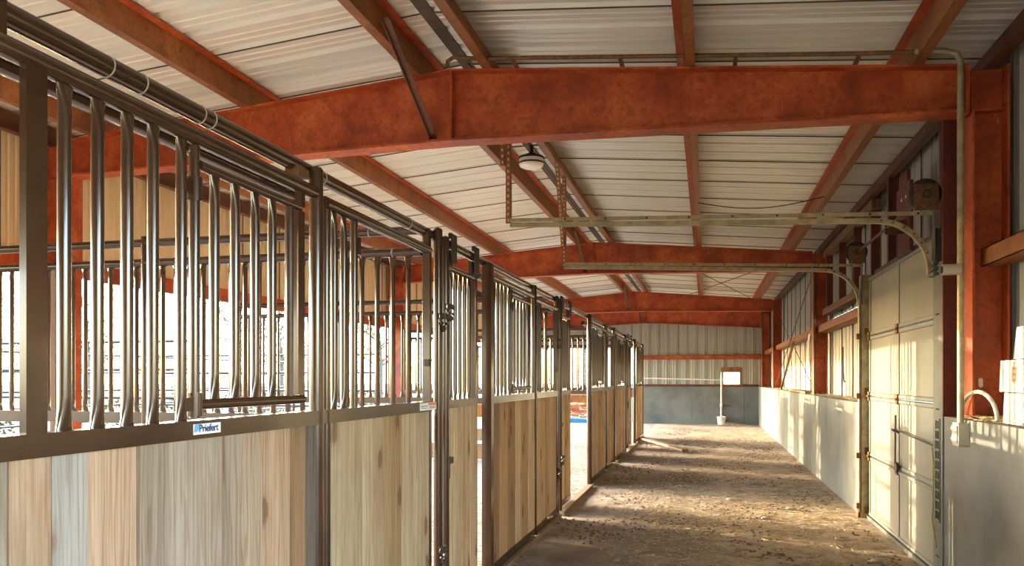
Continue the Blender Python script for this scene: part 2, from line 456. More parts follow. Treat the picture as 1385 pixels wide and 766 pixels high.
# ------------------------------------------------------------------ steel frames
ORD = ['first', 'second', 'third', 'last']
def frame(i, y):
    root = thing('steel_frame', (XC, y, 0), ['rust red tapered steel frame crossing overhead in the foreground',
        'rust red steel frame behind the overhead door tracks', 'rust red steel frame third along the aisle, with cable bracing before it',
        'rust red steel frame set against the end wall'][i], 'beam', 'steel building frames')
    fw = 0.17; th = 0.014; D0, D1 = (0.55, 0.31) if i < 3 else (0.58, 0.48)
    for s in (1, -1):
        xe = 1.70 if s > 0 else -5.52
        a = [(XC, zraf(XC)-th), (xe, zraf(xe)-th), (xe, zraf(xe)-D1), (XC, zraf(XC)-D0)]
        m = MB().prism(a, lambda p: (p[0], y-0.004, p[1]), lambda p: (p[0], y+0.004, p[1]))
        obj('rafter_web', m, 'red_steel', root)
        obj('top_flange', MB().bar((XC, y, zraf(XC)-th/2), (xe, y, zraf(xe)-th/2), fw, th), 'red_steel', root)
        obj('bottom_flange', MB().bar((XC, y, zraf(XC)-D0), (xe, y, zraf(xe)-D1), fw, th+0.004), 'red_steel', root)
        # end plate and bolts
        ze = zraf(xe)
        obj('end_plate', MB().box(xe-0.012, xe+0.012, y-fw/2, y+fw/2, ze-D1-0.03, ze), 'red_steel', root)
        for k in range(4):
            for q in (-1, 1):
                obj('bolt', MB().lathe([(0.014, 0), (0.014, 0.012), (0.006, 0.016)], 6, (xe-s*0.028 if s > 0 else xe+0.012, y+q*0.05, ze-0.06-k*0.065), 'X'), 'rust_hardware', root)
        # column
        zb = ZC if s > 0 else -0.05
        xi = XR+0.09 if s > 0 else -5.50
        xo = XO-0.06 if s > 0 else XL+0.06
        lo, hi = sorted((xi, xo))
        zt = zraf(hi if s > 0 else lo) - 0.004
        obj('column_web', MB().box(lo+0.01, hi-0.01, y-0.005, y+0.005, zb, zt), 'red_steel', root)
        obj('column_inner_flange', MB().box(xi-0.007, xi+0.007, y-0.10, y+0.10, zb, ze-D1 if True else zt), 'red_steel', root)
        obj('column_outer_flange', MB().box(xo-0.007, xo+0.007, y-0.10, y+0.10, zb, zt), 'red_steel', root)
        obj('base_plate', MB().box(lo-0.02, hi+0.02, y-0.12, y+0.12, zb, zb+0.015), 'red_steel', root)
        obj('haunch_stiffener', MB().box(lo+0.01, hi-0.01, y-0.09, y+0.09, ze-D1-0.012, ze-D1), 'red_steel', root)
        for q in (-1, 1):
            obj('anchor_bolt', MB().lathe([(0.016, 0), (0.016, 0.03), (0.01, 0.03), (0.01, 0.07)], 6, ((lo+hi)/2, y+q*0.07, zb+0.015)), 'rust_hardware', root)
    obj('ridge_stiffener', MB().box(XC-0.008, XC+0.008, y-fw/2+0.005, y+fw/2-0.005, zraf(XC)-D0+0.01, zraf(XC)-0.012), 'red_steel', root)
    obj('flange_brace', MB().bar((-2.11, y-0.03, zraf(-2.1)-D0+0.05), (-2.16, y-0.88, zraf(-2.16)+0.09), 0.05, 0.008, (1,0,0)).bar((-2.085, y-0.03, zraf(-2.1)-D0+0.05), (-2.135, y-0.88, zraf(-2.16)+0.09), 0.006, 0.05, (1,0,0)), 'dark_rust', root)
for i, y in enumerate(FR): frame(i, y)

# ------------------------------------------------------------------ walls
def siding(name, parent, p0, du, width, z0, ztop, out, mat='wall_metal', pitches=3):
    """one vertical sheet: p0 start (x,y), du unit direction, out outward direction; ztop(x,y)"""
    m = MB(); prof = profile(width, pitches, 0.028)
    du = Vector((*du, 0)); out = Vector((*out, 0)); p = Vector((*p0, 0))
    for top in (0, 1):
        for u, h in prof:
            q = p + du*u + out*h
            q.z = z0 if not top else ztop(q.x, q.y)
            m.v.append(q)
    n = len(prof)
    for i in range(n-1): m.f.append((i, i+1, n+i+1, n+i))
    s = obj(name, m, mat, parent)
    a = p - out*0.004; 
    obj('seam', MB().box(a.x-0.005, a.x+0.005, a.y-0.005, a.y+0.005, z0, ztop(p.x, p.y)), 'seam_sealant', s)
    return s

wr = struct('wall_right', (XO, 11, 0), 'concrete and corrugated metal side wall with the overhead door', 'wall')
DY0, DY1 = 6.42, 9.18            # overhead door opening
# concrete lower wall, poured in sections
cuts = [Y0B, -5.0, -2.4, 1.9, DY0-0.22]      # unseen opening, added for fill light, from -2.4 to 1.9 beside the camera
for a, b in zip(cuts[:-1], cuts[1:]):
    if a == -2.4: continue
    obj('concrete_panel', MB().box(XR, 2.06, a+0.004, b-0.004, -0.1, ZC), 'concrete', wr)
cuts = [DY1+0.12, 11.0, 13.6, 15.3, 17.8, 20.4, 23.6, Y1B]
for a, b in zip(cuts[:-1], cuts[1:]):
    obj('concrete_panel', MB().box(XR, 2.06, a+0.004, b-0.004, -0.1, ZC), 'concrete', wr)
y = Y0B; topR = lambda x, y: zroof(XO) + 0.02
while y < Y1B - 0.05:
    w_ = min(0.915, Y1B - y)
    mid = y + w_/2
    if DY0 - 0.1 < mid < DY1 + 0.1 or -2.4 < mid < 1.9:
        siding('siding_sheet', wr, (XO, y), (0,1), w_, 2.60, topR, (1,0))
    elif 11.3 < mid < 13.9:
        siding('siding_sheet', wr, (XO, y), (0,1), w_, 2.46, topR, (1,0))
        siding('siding_sheet', wr, (XO, y), (0,1), w_, 1.16, lambda x, y: 2.435, (1,0))
    else:
        siding('siding_sheet', wr, (XO, y), (0,1), w_, 1.16, topR, (1,0))
    y += w_
# girts between the frames
gy = [Y0B] + FR
girt_spans = [(1.95, FR[0]-0.01, 'rusty horizontal wall girt above the white boxes'), (DY1+0.25, FR[1]-0.01, 'rusty horizontal wall girt between overhead door and second frame'),
              (FR[1]+0.01, FR[2]-0.01, 'rusty horizontal wall girt behind the cross bracing rods'), (FR[2]+0.01, FR[3]-0.01, 'rusty horizontal wall girt nearest the end wall corner')]
for a, b, lb in girt_spans:
    g = thing('wall_girt', (1.86, (a+b)/2, 2.24), lb, 'beam', 'wall girts')
    obj('web', MB().box(1.80, 1.806, a, b, 2.24, 2.36), 'rust_purlin', g)
    obj('bottom_flange', MB().box(1.80, 1.96, a, b, 2.24, 2.246), 'rust_purlin', g)
    obj('top_flange', MB().box(1.80, 1.96, a, b, 2.354, 2.36), 'rust_purlin', g)

# end wall
wb = struct('wall_back', (0, Y1B, 0), 'corrugated metal end wall over a concrete base', 'wall')
for a, b in ((-2.4, -0.45), (-0.45, 1.2), (1.2, XR)):
    obj('concrete_panel', MB().box(a+0.003, b-0.003, Y1B-0.06, Y1B+0.3, -0.1, ZC), 'concrete', wb)
WX0, WX1, WZ0, WZ1 = 0.53, 1.08, 1.30, 1.80
x = -2.4
topE = lambda x, y: zroof(x) + 0.05
while x < XO - 0.05:
    w_ = min(0.305, XO - x); mid = x + w_/2
    if WX0-0.1 < mid < WX1+0.1:
        siding('siding_sheet', wb, (x, Y1B), (1,0), w_, WZ1, topE, (0,1), pitches=1)
    else:
        siding('siding_sheet', wb, (x, Y1B), (1,0), w_, 1.16, topE, (0,1), pitches=1)
    x += w_
x = XL
while x < -2.45:
    w_ = min(0.915, -2.4 - x)
    siding('siding_sheet', wb, (x, Y1B), (1,0), w_, 2.50, topE, (0,1))
    x += w_
obj('siding_patch', MB().box(WX0-0.2, WX0, Y1B-0.004, Y1B+0.004, 1.16, WZ1+0.02).box(WX1, WX1+0.2, Y1B-0.004, Y1B+0.004, 1.16, WZ1+0.02).box(WX0-0.2, WX1+0.2, Y1B-0.004, Y1B+0.004, 1.16, WZ0), 'wall_metal', wb)
gw = thing('end_wall_girt', (-0.2, Y1B-0.1, 2.11), 'dark red girt across the corrugated end wall', 'beam')
obj('web', MB().box(-2.4, 1.9, Y1B-0.12, Y1B-0.112, 2.11, 2.25), 'red_steel', gw)
obj('flange', MB().box(-2.4, 1.9, Y1B-0.12, Y1B-0.01, 2.242, 2.25).box(-2.4, 1.9, Y1B-0.12, Y1B-0.01, 2.11, 2.118), 'red_steel', gw)
sa = thing('base_angle', (-0.2, Y1B-0.05, ZC), 'dark steel angle along the top of the end wall concrete', 'beam')
obj('leg_upright', MB().box(-2.4, XR, Y1B-0.05, Y1B-0.042, ZC, ZC+0.07), 'dark_rust', sa)
obj('leg_flat', MB().box(-2.4, XR, Y1B-0.10, Y1B-0.05, ZC, ZC+0.012), 'dark_rust', sa)
# window opening in the end wall with timber frame
wi = struct('window_1', (0.8, Y1B, 1.3), 'small timber framed window opening in the end wall', 'window')
for nm, m in (('frame_head', MB().box(WX0-0.05, WX1+0.05, Y1B-0.08, Y1B+0.1, WZ1-0.12, WZ1+0.05)), ('frame_sill', MB().box(WX0-0.05, WX1+0.05, Y1B-0.08, Y1B+0.1, WZ0-0.05, WZ0)),
              ('frame_jamb', MB().box(WX0-0.05, WX0+0.02, Y1B-0.075, Y1B+0.1, WZ0, WZ1)), ('frame_jamb', MB().box(WX1-0.02, WX1+0.05, Y1B-0.075, Y1B+0.1, WZ0, WZ1))):
    obj(nm, m, 'wood', wi, color=(0.42,0.24,0.10))

wn_ = struct('wall_front', (0, Y0B, 0), 'corrugated metal wall closing the near end of the barn', 'wall')
x = XL
while x < XO - 0.05:
    w_ = min(0.915, XO - x)
    siding('siding_sheet', wn_, (x, Y0B), (1,0), w_, -0.05, topE, (0,-1))
    x += w_

# left wall: sheeting above the open rear of the stalls
wl = struct('wall_left', (XL, 11, 2.5), 'corrugated metal sheeting above the open rear of the stalls', 'wall')
y = Y0B
while y < Y1B - 0.05:
    w_ = min(0.915, Y1B - y)
    siding('siding_sheet', wl, (XL, y), (0,1), w_, 2.52, lambda x, y: zroof(XL)+0.02, (-1,0), 'cream_metal')
    y += w_
hd = thing('rear_header', (XL+0.1, 11, 2.45), 'red steel header along the bottom of the rear sheeting', 'beam')
obj('web', MB().box(XL+0.05, XL+0.058, Y0B, Y1B, 2.44, 2.60), 'red_steel', hd)
obj('flange', MB().box(XL+0.01, XL+0.06, Y0B, Y1B, 2.44, 2.448).box(XL+0.01, XL+0.06, Y0B, Y1B, 2.592, 2.60), 'red_steel', hd)
wp = thing('painted_board', (XL+0.17, 5.81, 0), 'white painted upright board in front of the rear column', 'post')
obj('board_face', MB().box(XL+0.04, XL+0.30, 5.78, 5.84, -0.05, 2.43), 'white_board', wp)
obj('hinge_plate', MB().box(XL+0.12, XL+0.15, 5.774, 5.78, 1.9, 2.06), 'dark_hardware', wp)
obj('hinge_plate', MB().box(XL+0.12, XL+0.15, 5.774, 5.78, 1.1, 1.26), 'dark_hardware', wp)

# ------------------------------------------------------------------ stall fronts
ZR0, ZR1 = 1.30, 1.358           # wide rail over the boards
_bar = {}
def bar_mesh(z0, z1, axis='Y', r=0.0165, flare=True, n=10):
    key = (round(z1-z0, 3), axis, r, flare, n)
    if key in _bar: return _bar[key]
    m = MB(); L = z1 - z0
    st = [(0.0, 1.75, 0.45), (0.02, 1.45, 0.62), (0.05, 1.12, 0.9), (0.085, 1, 1), (L-0.085, 1, 1), (L-0.05, 1.12, 0.9), (L-0.02, 1.45, 0.62), (L, 1.75, 0.45)] if flare else [(0,1,1),(L,1,1)]
    for z, a, b in st:
        for k in range(n):
            t_ = 2*PI*k/n; c, s_ = math.cos(t_)*r*a, math.sin(t_)*r*b
            m.v.append(Vector((s_, c, z)) if axis == 'Y' else Vector((c, s_, z)))
    for i in range(len(st)-1):
        for k in range(n): m.f.append((i*n+k, i*n+(k+1)%n, (i+1)*n+(k+1)%n, (i+1)*n+k))
    me = m.mesh('bar', (0,0,0), True); me.materials.append(M['brown_steel']); _bar[key] = me
    return me
def bars(parent, ys, z0, z1, x=XS, n=10):
    for y in ys: inst('bar', bar_mesh(z0, z1, 'Y', n=n), 'brown_steel', parent, (x, y, z0))

PAL = {'pink': (0.72,0.54,0.41), 'grey': (0.52,0.48,0.43), 'blue': (0.54,0.57,0.57), 'tan': (0.60,0.49,0.36), 'brown': (0.38,0.26,0.16), 'dark': (0.22,0.18,0.15), 'pale': (0.68,0.59,0.46), 'honey': (0.56,0.41,0.25)}
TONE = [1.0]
def boards(parent, edges, cols, z0=0.10, z1=ZR0+0.01, x=XS, th=0.036, gap=0.0022):
    for i in range(len(edges)-1):
        c = PAL[cols[i % len(cols)]]; j = random.uniform(0.9, 1.1)
        dx = random.uniform(-0.007, 0.005)
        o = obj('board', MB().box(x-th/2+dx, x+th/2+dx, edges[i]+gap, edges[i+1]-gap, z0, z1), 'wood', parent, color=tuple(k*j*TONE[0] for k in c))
def edges_even(a, b, n, jit=0.12):
    w_ = (b-a)/n; e = [a] + [a + w_*k + random.uniform(-jit, jit)*w_ for k in range(1, n)] + [b]
    return e

def rails(root, a, b, x=XS, zt=2.255):
    obj('top_rail', MB().tube([(x, a, zt), (x, b, zt)], 0.0275, 14), 'brown_steel', root, True)
    obj('middle_rail', MB().box(x-0.026, x+0.026, a, b, ZR0, ZR1), 'brown_steel', root)
    obj('bottom_rail', MB().box(x-0.026, x+0.026, a, b, 0.03, 0.10), 'brown_steel', root)

NP1, NP2 = yf(38), yf(427)
def A_panel(a, b, near, lab, cols, edges=None, nb=8, g='feeder panels of the stall fronts'):
    ya = 0.55 if near else a
    root = thing('feeder_stall_front', (XS, (ya+b)/2, 0.03), lab, 'stall panel', g)
    k = (b-a)/(NP2-NP1); mp = lambda px: a + (yf(px)-NP1)*k
    rails(root, ya, b-0.02)
    st = 0.031
    obj('stile', MB().box(XS+0.006, XS+0.026, a-st, a+st, ZR1, 2.235), 'brown_steel', root)
    if near:
        obj('stile', MB().box(XS-0.026, XS+0.026, ya, ya+0.05, 0.03, 2.235), 'brown_steel', root)
        bars(root, [1.38-0.115*i for i in range(1, 6)], ZR1, 2.232)
    bars(root, [mp(p) for p in (87, 132, 172, 207, 245)], ZR1, 2.232, n=14 if near else 10)
    # feed door that swings on a hinge tube
    h, e = mp(263), mp(409)
    fd = obj('feed_door', MB().tube([(XS, h+0.02, 2.17), (XS, e-0.02, 2.17)], 0.017, 12), 'brown_steel', root, True)
    obj('door_rail', MB().tube([(XS, h+0.01, 1.407), (XS, e, 1.407)], 0.017, 12), 'brown_steel', fd, True)
    bars(fd, [mp(p) for p in (290, 318, 345, 368)], 1.42, 2.157, n=14 if near else 10)
    obj('hinge_tube', MB().tube([(XS, h, 1.365), (XS, h, 2.225)], 0.0165, 12), 'brown_steel', fd, True)
    obj('door_stile', MB().box(XS-0.014, XS+0.014, mp(399), mp(408), 1.425, 2.153).tube([(XS, mp(391), 1.42), (XS, mp(391), 2.155)], 0.0165, 10), 'brown_steel', fd)
    for zc in (1.40, 2.08):
        obj('hinge_sleeve', MB().tube([(XS, h, zc-0.03), (XS, h, zc+0.045)], 0.025, 12).box(XS-0.012, XS+0.012, h-0.055, h, zc-0.012, zc+0.03), 'brown_steel', fd, True)
    obj('latch_strap', MB().box(XS-0.015, XS+0.015, e-0.035, e-0.005, 2.17, 2.245), 'brown_steel', root)
    obj('inner_rail', MB().tube([(XS-0.10, ya, 2.262), (XS-0.10, b-0.02, 2.262)], 0.03, 10), 'brown_steel', root, True)
    boards(root, edges or edges_even(ya-0.005, b+0.0, nb), cols)
    return root

A0 = A_panel(NP1, NP2, True, 'long stall front panel with weathered mixed boards, printed plate and feed door, in the foreground',
    ['grey', 'tan', 'pink', 'blue', 'pink', 'grey', 'grey', 'tan', 'pink', 'pink', 'brown', 'dark'],
    [0.60, 0.95, 1.20, yf(3), yf(62), yf(112), yf(180), yf(219), yf(296), yf(321.5), yf(350), yf(389), yf(409), yf(428)])
# replace the first colours so that each visible board has the tint of the photograph
_tint = [(0.46,0.42,0.36), (0.54,0.43,0.30), (0.46,0.42,0.36), (0.70,0.54,0.41), (0.55,0.545,0.545), (0.76,0.57,0.43), (0.47,0.41,0.345), (0.58,0.515,0.445), (0.57,0.49,0.42), (0.68,0.56,0.455), (0.72,0.54,0.39), (0.48,0.33,0.19), (0.23,0.205,0.185)]
for o_, c_ in zip([c for c in A0.children if c.name.startswith('board')], _tint): o_.color = (*[k*q for k, q in zip(c_, (0.62, 0.53, 0.455))], 1)
# printed plate on the middle rail
yp0, yp1 = yf(251.5), yf(288)
plate = obj('name_plate', MB().box(XS+0.026, XS+0.0285, yp0, yp1, ZR0+0.014, ZR0+0.047), 'plate_white', A0)
obj('plate_corner', MB().prism([(yp0, ZR0+0.022), (yp0+0.004, ZR0+0.0465), (yp0+0.034, ZR0+0.0465), (yp0+0.020, ZR0+0.024)], lambda p: (XS+0.0285, p[0], p[1]), lambda p: (XS+0.0295, p[0], p[1])), 'print_blue', plate)
def text_mesh(s, size, ext=0.0006, bold=0.0):
    cu = bpy.data.curves.new('lettering', 'FONT'); cu.body = s; cu.size = size; cu.extrude = ext; cu.offset = bold
    cu.align_x = 'CENTER'; cu.align_y = 'CENTER'
    o = bpy.data.objects.new('tmp_lettering', cu); COL.objects.link(o)
    dg = bpy.context.evaluated_depsgraph_get(); me = bpy.data.meshes.new_from_object(o.evaluated_get(dg))
    bpy.data.objects.remove(o); return me
def lettering(s, size, mat, parent, world, rot, bold=0.0):
    me = text_mesh(s, size, 0.0006, bold); me.materials.clear(); me.materials.append(M[mat])
    o = bpy.data.objects.new('lettering', me); link(o, parent, world); o.rotation_euler = rot
    return o
lettering('Priefert', 0.033, 'print_navy', plate, (XS+0.0298, (yp0+yp1)/2+0.005, ZR0+0.0315), (R(90), 0, R(90)), 0.0006)

def B_panel(a, b, lab, cols, edges=None, nb=5, g='panels with an open head gap in the stall fronts', sticker=False, nbars=3):
    root = thing('head_gap_stall_front', (XS, (a+b)/2, 0.03), lab, 'stall panel', g)
    rails(root, a, b, zt=2.235)
    k = (b-a)/(yf(580)-yf(438))
    bars(root, [a + (yf(p)-yf(438))*k for p in (452, 465)], ZR1, 2.21)
    ys = a + (yf(479)-yf(438))*k
    obj('gap_stile', MB().tube([(XS, ys, ZR1), (XS, ys, 2.21)], 0.018, 12).box(XS-0.02, XS+0.02, ys+0.01, ys+0.035, 2.06, 2.14), 'brown_steel', root, True)
    obj('end_post', MB().tube([(XS, a+0.02, 0.03), (XS, a+0.02, 2.21)], 0.019, 12), 'brown_steel', root, True)
    obj('end_stile', MB().box(XS-0.022, XS+0.022, b-0.035, b, 0.03, 2.23), 'brown_steel', root)
    boards(root, edges or edges_even(a+0.0, b-0.012, nb), cols)
    obj('keeper', MB().box(XS+0.0, XS+0.03, b-0.07, b-0.03, 1.56, 1.60), 'dark_hardware', root)
    if sticker:
        s0, s1 = yf(562), yf(584)
        sk = obj('warning_sticker', MB().box(XS+0.026, XS+0.028, s0, s1, ZR0+0.008, ZR0+0.05), 'plate_white', root)
        mid = (s0+s1)/2
        obj('sticker_band', MB().box(XS+0.028, XS+0.0288, mid, s1-0.004, ZR0+0.034, ZR0+0.048), 'print_orange', sk)
        obj('sticker_print', MB().box(XS+0.028, XS+0.0287, s0+0.012, mid-0.012, ZR0+0.03, ZR0+0.034).box(XS+0.028, XS+0.0287, s0+0.012, mid-0.02, ZR0+0.02, ZR0+0.023).box(XS+0.028, XS+0.0287, mid+0.01, s1-0.012, ZR0+0.018, ZR0+0.021).box(XS+0.028, XS+0.0287, mid+0.01, s1-0.012, ZR0+0.025, ZR0+0.028), 'dark_hardware', sk)
    return root

def C_door(a, b, lab, cols, nb=4, nbar=5, x=XS-0.035, g='sliding stall doors'):
    root = thing('stall_sliding_door', (x, (a+b)/2, 0.04), lab, 'stall door', g)
    zt = 2.20
    obj('top_rail', MB().tube([(x, a, zt), (x, b, zt)], 0.022, 12), 'brown_steel', root, True)
    obj('middle_rail', MB().box(x-0.024, x+0.024, a, b, ZR0, ZR1-0.005), 'brown_steel', root)
    obj('bottom_rail', MB().box(x-0.024, x+0.024, a, b, 0.04, 0.10), 'brown_steel', root)
    for yy in (a, b-0.04):
        obj('stile', MB().box(x-0.022, x+0.022, yy, yy+0.04, 0.04, zt), 'brown_steel', root)
    w_ = (b-a-0.08)/(nbar+1)
    bars(root, [a+0.04+w_*(k+1) for k in range(nbar)], ZR1-0.005, zt-0.02, x)
    boards(root, edges_even(a+0.02, b-0.02, nb), cols, x=x)
    for yy in (a+0.12, b-0.06):
        tr = obj('trolley', MB().box(x-0.012, x+0.014, yy-0.05, yy+0.05, zt, 2.31).box(x+0.030, x+0.040, yy-0.05, yy+0.05, 2.23, 2.41), 'dark_hardware', root)
        obj('trolley_wheel', MB().lathe([(0.014, -0.012), (0.02, -0.008), (0.02, 0.008), (0.014, 0.012)], 12, (x+0.012, yy, 2.405), 'X'), 'dark_hardware', tr)
    obj('latch', MB().box(x+0.022, x+0.04, a+0.02, a+0.10, 0.95, 0.99).tube([(x+0.03, a+0.02, 1.0), (x+0.03, a+0.02, 0.86)], 0.012, 8), 'dark_hardware', root, True)
    return root

def post(y, lab, ztop=2.345, r=0.029, x=XS+0.002, square=False, zb=-0.03, chain=False):
    root = thing('stall_post', (x, y, zb), lab, 'post', 'stall front posts')
    if square: obj('post_tube', MB().box(x-r, x+r, y-r, y+r, zb, ztop), 'brown_steel', root)
    else: obj('post_tube', MB().tube([(x, y, zb), (x, y, ztop)], r, 16), 'brown_steel', root, True)
    obj('post_cap', MB().lathe([(r+0.001, 0), (r+0.001, 0.006), (r*0.75, 0.017), (r*0.3, 0.022)], 16, (x, y, ztop)), 'brown_steel', root, True)
    if chain:
        for zc in chain:
            lk = MB()
            for q in range(7):
                t_ = q/6; zz = zc - 0.08*math.sin(PI*t_); yy = y - 0.05 + 0.1*t_
                lk.lathe([(0.004, -0.016), (0.011, -0.008), (0.011, 0.008), (0.004, 0.016)], 6, (x+0.036, yy, zz), 'Y' if q % 2 else 'Z')
            obj('chain', lk, 'dark_hardware', root)
            obj('chain_bracket', MB().box(x+0.01, x+0.042, y-0.03, y+0.03, zc-0.012, zc+0.02), 'dark_hardware', root)
    return root

MIX1 = ['pale', 'tan', 'pale', 'honey', 'tan', 'pale']
# unit 0
post(NP2, 'round brown post between the feed door panel and the head gap panel, foreground')
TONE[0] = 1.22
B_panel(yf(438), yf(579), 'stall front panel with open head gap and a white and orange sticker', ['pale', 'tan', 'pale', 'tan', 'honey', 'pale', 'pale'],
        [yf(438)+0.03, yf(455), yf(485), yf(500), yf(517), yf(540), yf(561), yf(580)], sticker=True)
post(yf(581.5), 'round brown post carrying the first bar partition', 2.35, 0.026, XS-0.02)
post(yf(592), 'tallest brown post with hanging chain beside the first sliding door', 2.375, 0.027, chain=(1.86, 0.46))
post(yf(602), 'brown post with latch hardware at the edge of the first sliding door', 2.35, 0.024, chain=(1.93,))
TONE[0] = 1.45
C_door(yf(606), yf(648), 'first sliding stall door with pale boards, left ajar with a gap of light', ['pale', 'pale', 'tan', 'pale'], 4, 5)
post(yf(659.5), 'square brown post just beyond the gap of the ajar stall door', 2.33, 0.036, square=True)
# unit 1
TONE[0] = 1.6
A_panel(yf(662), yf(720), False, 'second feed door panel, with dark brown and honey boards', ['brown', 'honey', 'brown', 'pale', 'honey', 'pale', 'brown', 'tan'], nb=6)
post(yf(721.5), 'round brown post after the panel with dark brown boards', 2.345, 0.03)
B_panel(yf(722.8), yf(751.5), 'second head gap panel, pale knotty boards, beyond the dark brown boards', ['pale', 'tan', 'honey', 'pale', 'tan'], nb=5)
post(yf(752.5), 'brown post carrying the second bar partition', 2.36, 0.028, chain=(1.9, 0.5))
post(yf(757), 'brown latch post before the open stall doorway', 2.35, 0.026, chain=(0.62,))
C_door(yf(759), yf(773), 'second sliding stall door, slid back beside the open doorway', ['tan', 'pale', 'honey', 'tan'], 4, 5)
post(10.93, 'brown post on the far side of the open stall doorway', 2.36, 0.035)
# unit 2
A_panel(11.0, 12.65, False, 'third feed door panel, beyond the open doorway', MIX1, nb=7)
post(12.72, 'round brown post after the third feed door panel', 2.345, 0.03)
B_panel(12.76, 13.70, 'narrow head gap panel next to the third sliver of light', MIX1, nb=4)
post(13.92, 'dark brown post carrying the third bar partition', 2.36, 0.032)
# unit 3
A_panel(14.2, 15.82, False, 'fourth feed door panel, between two slivers of light', ['honey', 'pale', 'tan', 'pale'], nb=6)
post(15.90, 'round brown post after the fourth feed door panel', 2.345, 0.03)
C_door(16.6, 17.45, 'third sliding stall door, far along the aisle', ['honey', 'tan', 'pale'], 4, 5)
post(18.05, 'dark brown post carrying the fourth bar partition', 2.36, 0.032)
A_panel(18.5, 20.25, False, 'last feed door panel, at the far end of the stall row', ['honey', 'pale', 'tan'], nb=6)
post(20.36, 'end post of the stall row by the leaning plank', 2.345, 0.03)

# sliding door track along the stall tops
tk = thing('stall_track', (XS-0.035, 10, 2.33), 'long brown track tube running over the tops of the stalls', 'track')
xt, zt_ = XS-0.04, 2.352
obj('track_tube', MB().tube([(xt, -1.0, zt_), (xt, 20.5, zt_)], 0.03, 16), 'brown_steel', tk, True)
obj('track_bracket', MB().box(xt-0.05, xt+0.035, 1.36, yf(12), 2.275, 2.405), 'brown_steel', tk)
for q, yy in enumerate((yf(160), yf(283), yf(297), yf(445), yf(560), 2.0)):
    obj('wire_tie', MB().lathe([(0.0305, -0.0025), (0.0325, -0.001), (0.0325, 0.001), (0.0305, 0.0025)], 16, (xt, yy, zt_), 'Y'), 'old_plastic', tk, True)
obj('bracket_plate', MB().box(xt-0.02, xt+0.04, yf(404), yf(418), 2.30, 2.335), 'rust_hardware', tk)

# sill planks under the stall fronts
for a, b, lb in ((5.7, 8.45, 'timber sill plank under the dark brown boards'), (8.6, 10.9, 'timber sill plank across the open stall doorway'), (11.0, 13.9, 'timber sill plank under the third feed door panel'), (14.1, 18.0, 'timber sill plank under the fourth feed door panel'), (18.2, 20.3, 'timber sill plank at the far end of the stall row')):
    tag(obj('sill_plank', MB().prism([(XS-0.02, -0.03), (XS+0.06, -0.03), (XS+0.06, 0.022), (XS+0.055, 0.028), (XS-0.02, 0.028)], lambda p: (p[0], a, p[1]), lambda p: (p[0], b, p[1])), 'wood', None, color=(0.42,0.33,0.22)), lb, 'plank', 'sill planks')

# bar partitions between stalls
def partition(y, lab, tags=False):
    root = thing('bar_partition', (-3.55, y, 1.1), lab, 'partition', 'bar partitions between the stalls')
    x0, x1 = -5.46, XS-0.05
    obj('upper_rail', MB().tube([(x0, y, 2.36), (x1, y, 2.36)], 0.026, 12), 'brown_steel', root, True)
    obj('top_rail', MB().tube([(x0, y, 2.232), (x1, y, 2.232)], 0.026, 12), 'brown_steel', root, True)
    obj('middle_rail', MB().box(x0, x1, y-0.025, y+0.025, 1.205, 1.275), 'brown_steel', root)
    k = 0; x = x1 - 0.085
    me = bar_mesh(1.275, 2.215, 'X', 0.0155, True, 8)
    while x > x0 + 0.05:
        inst('bar', me, 'brown_steel', root, (x, y, 1.275)); x -= 0.098
    for x in (x0-0.0, -3.5):
        obj('upright', MB().tube([(x, y, -0.03), (x, y, 2.40)], 0.028, 12), 'brown_steel', root, True)
    obj('kick_board', MB().box(x0+0.05, -3.6, y-0.018, y+0.018, 0.02, 0.30), 'wood', root, color=(0.45,0.30,0.16)).rotation_euler = (0,0,0)
    obj('under_board', MB().box(-2.65, x1, y-0.018, y+0.018, 1.06, 1.20), 'wood', root, color=(0.52,0.30,0.13))
    if tags:
        for xx in (-1.72, -1.93, -2.16):
            obj('label_tag', MB().box(xx-0.04, xx+0.04, y-0.0285, y-0.0255, 1.215, 1.262), 'plate_white', root)
        for xx, zz in ((-1.95, 2.36), (-2.0, 2.232), (-1.8, 2.232)):
            obj('wire_tie', MB().lathe([(0.0265, -0.004), (0.029, -0.0015), (0.029, 0.0015), (0.0265, 0.004)], 12, (xx, y, zz), 'X'), 'old_plastic', root, True)
    return root
partition(yf(581.5)-0.0, 'bar partition behind the head gap panel with white tags', True)
partition(8.52, 'second bar partition, seen through the bars of the first')
partition(13.92, 'third bar partition, seen through the open stall doorway')
partition(18.05, 'fourth bar partition, deep among the far stalls')

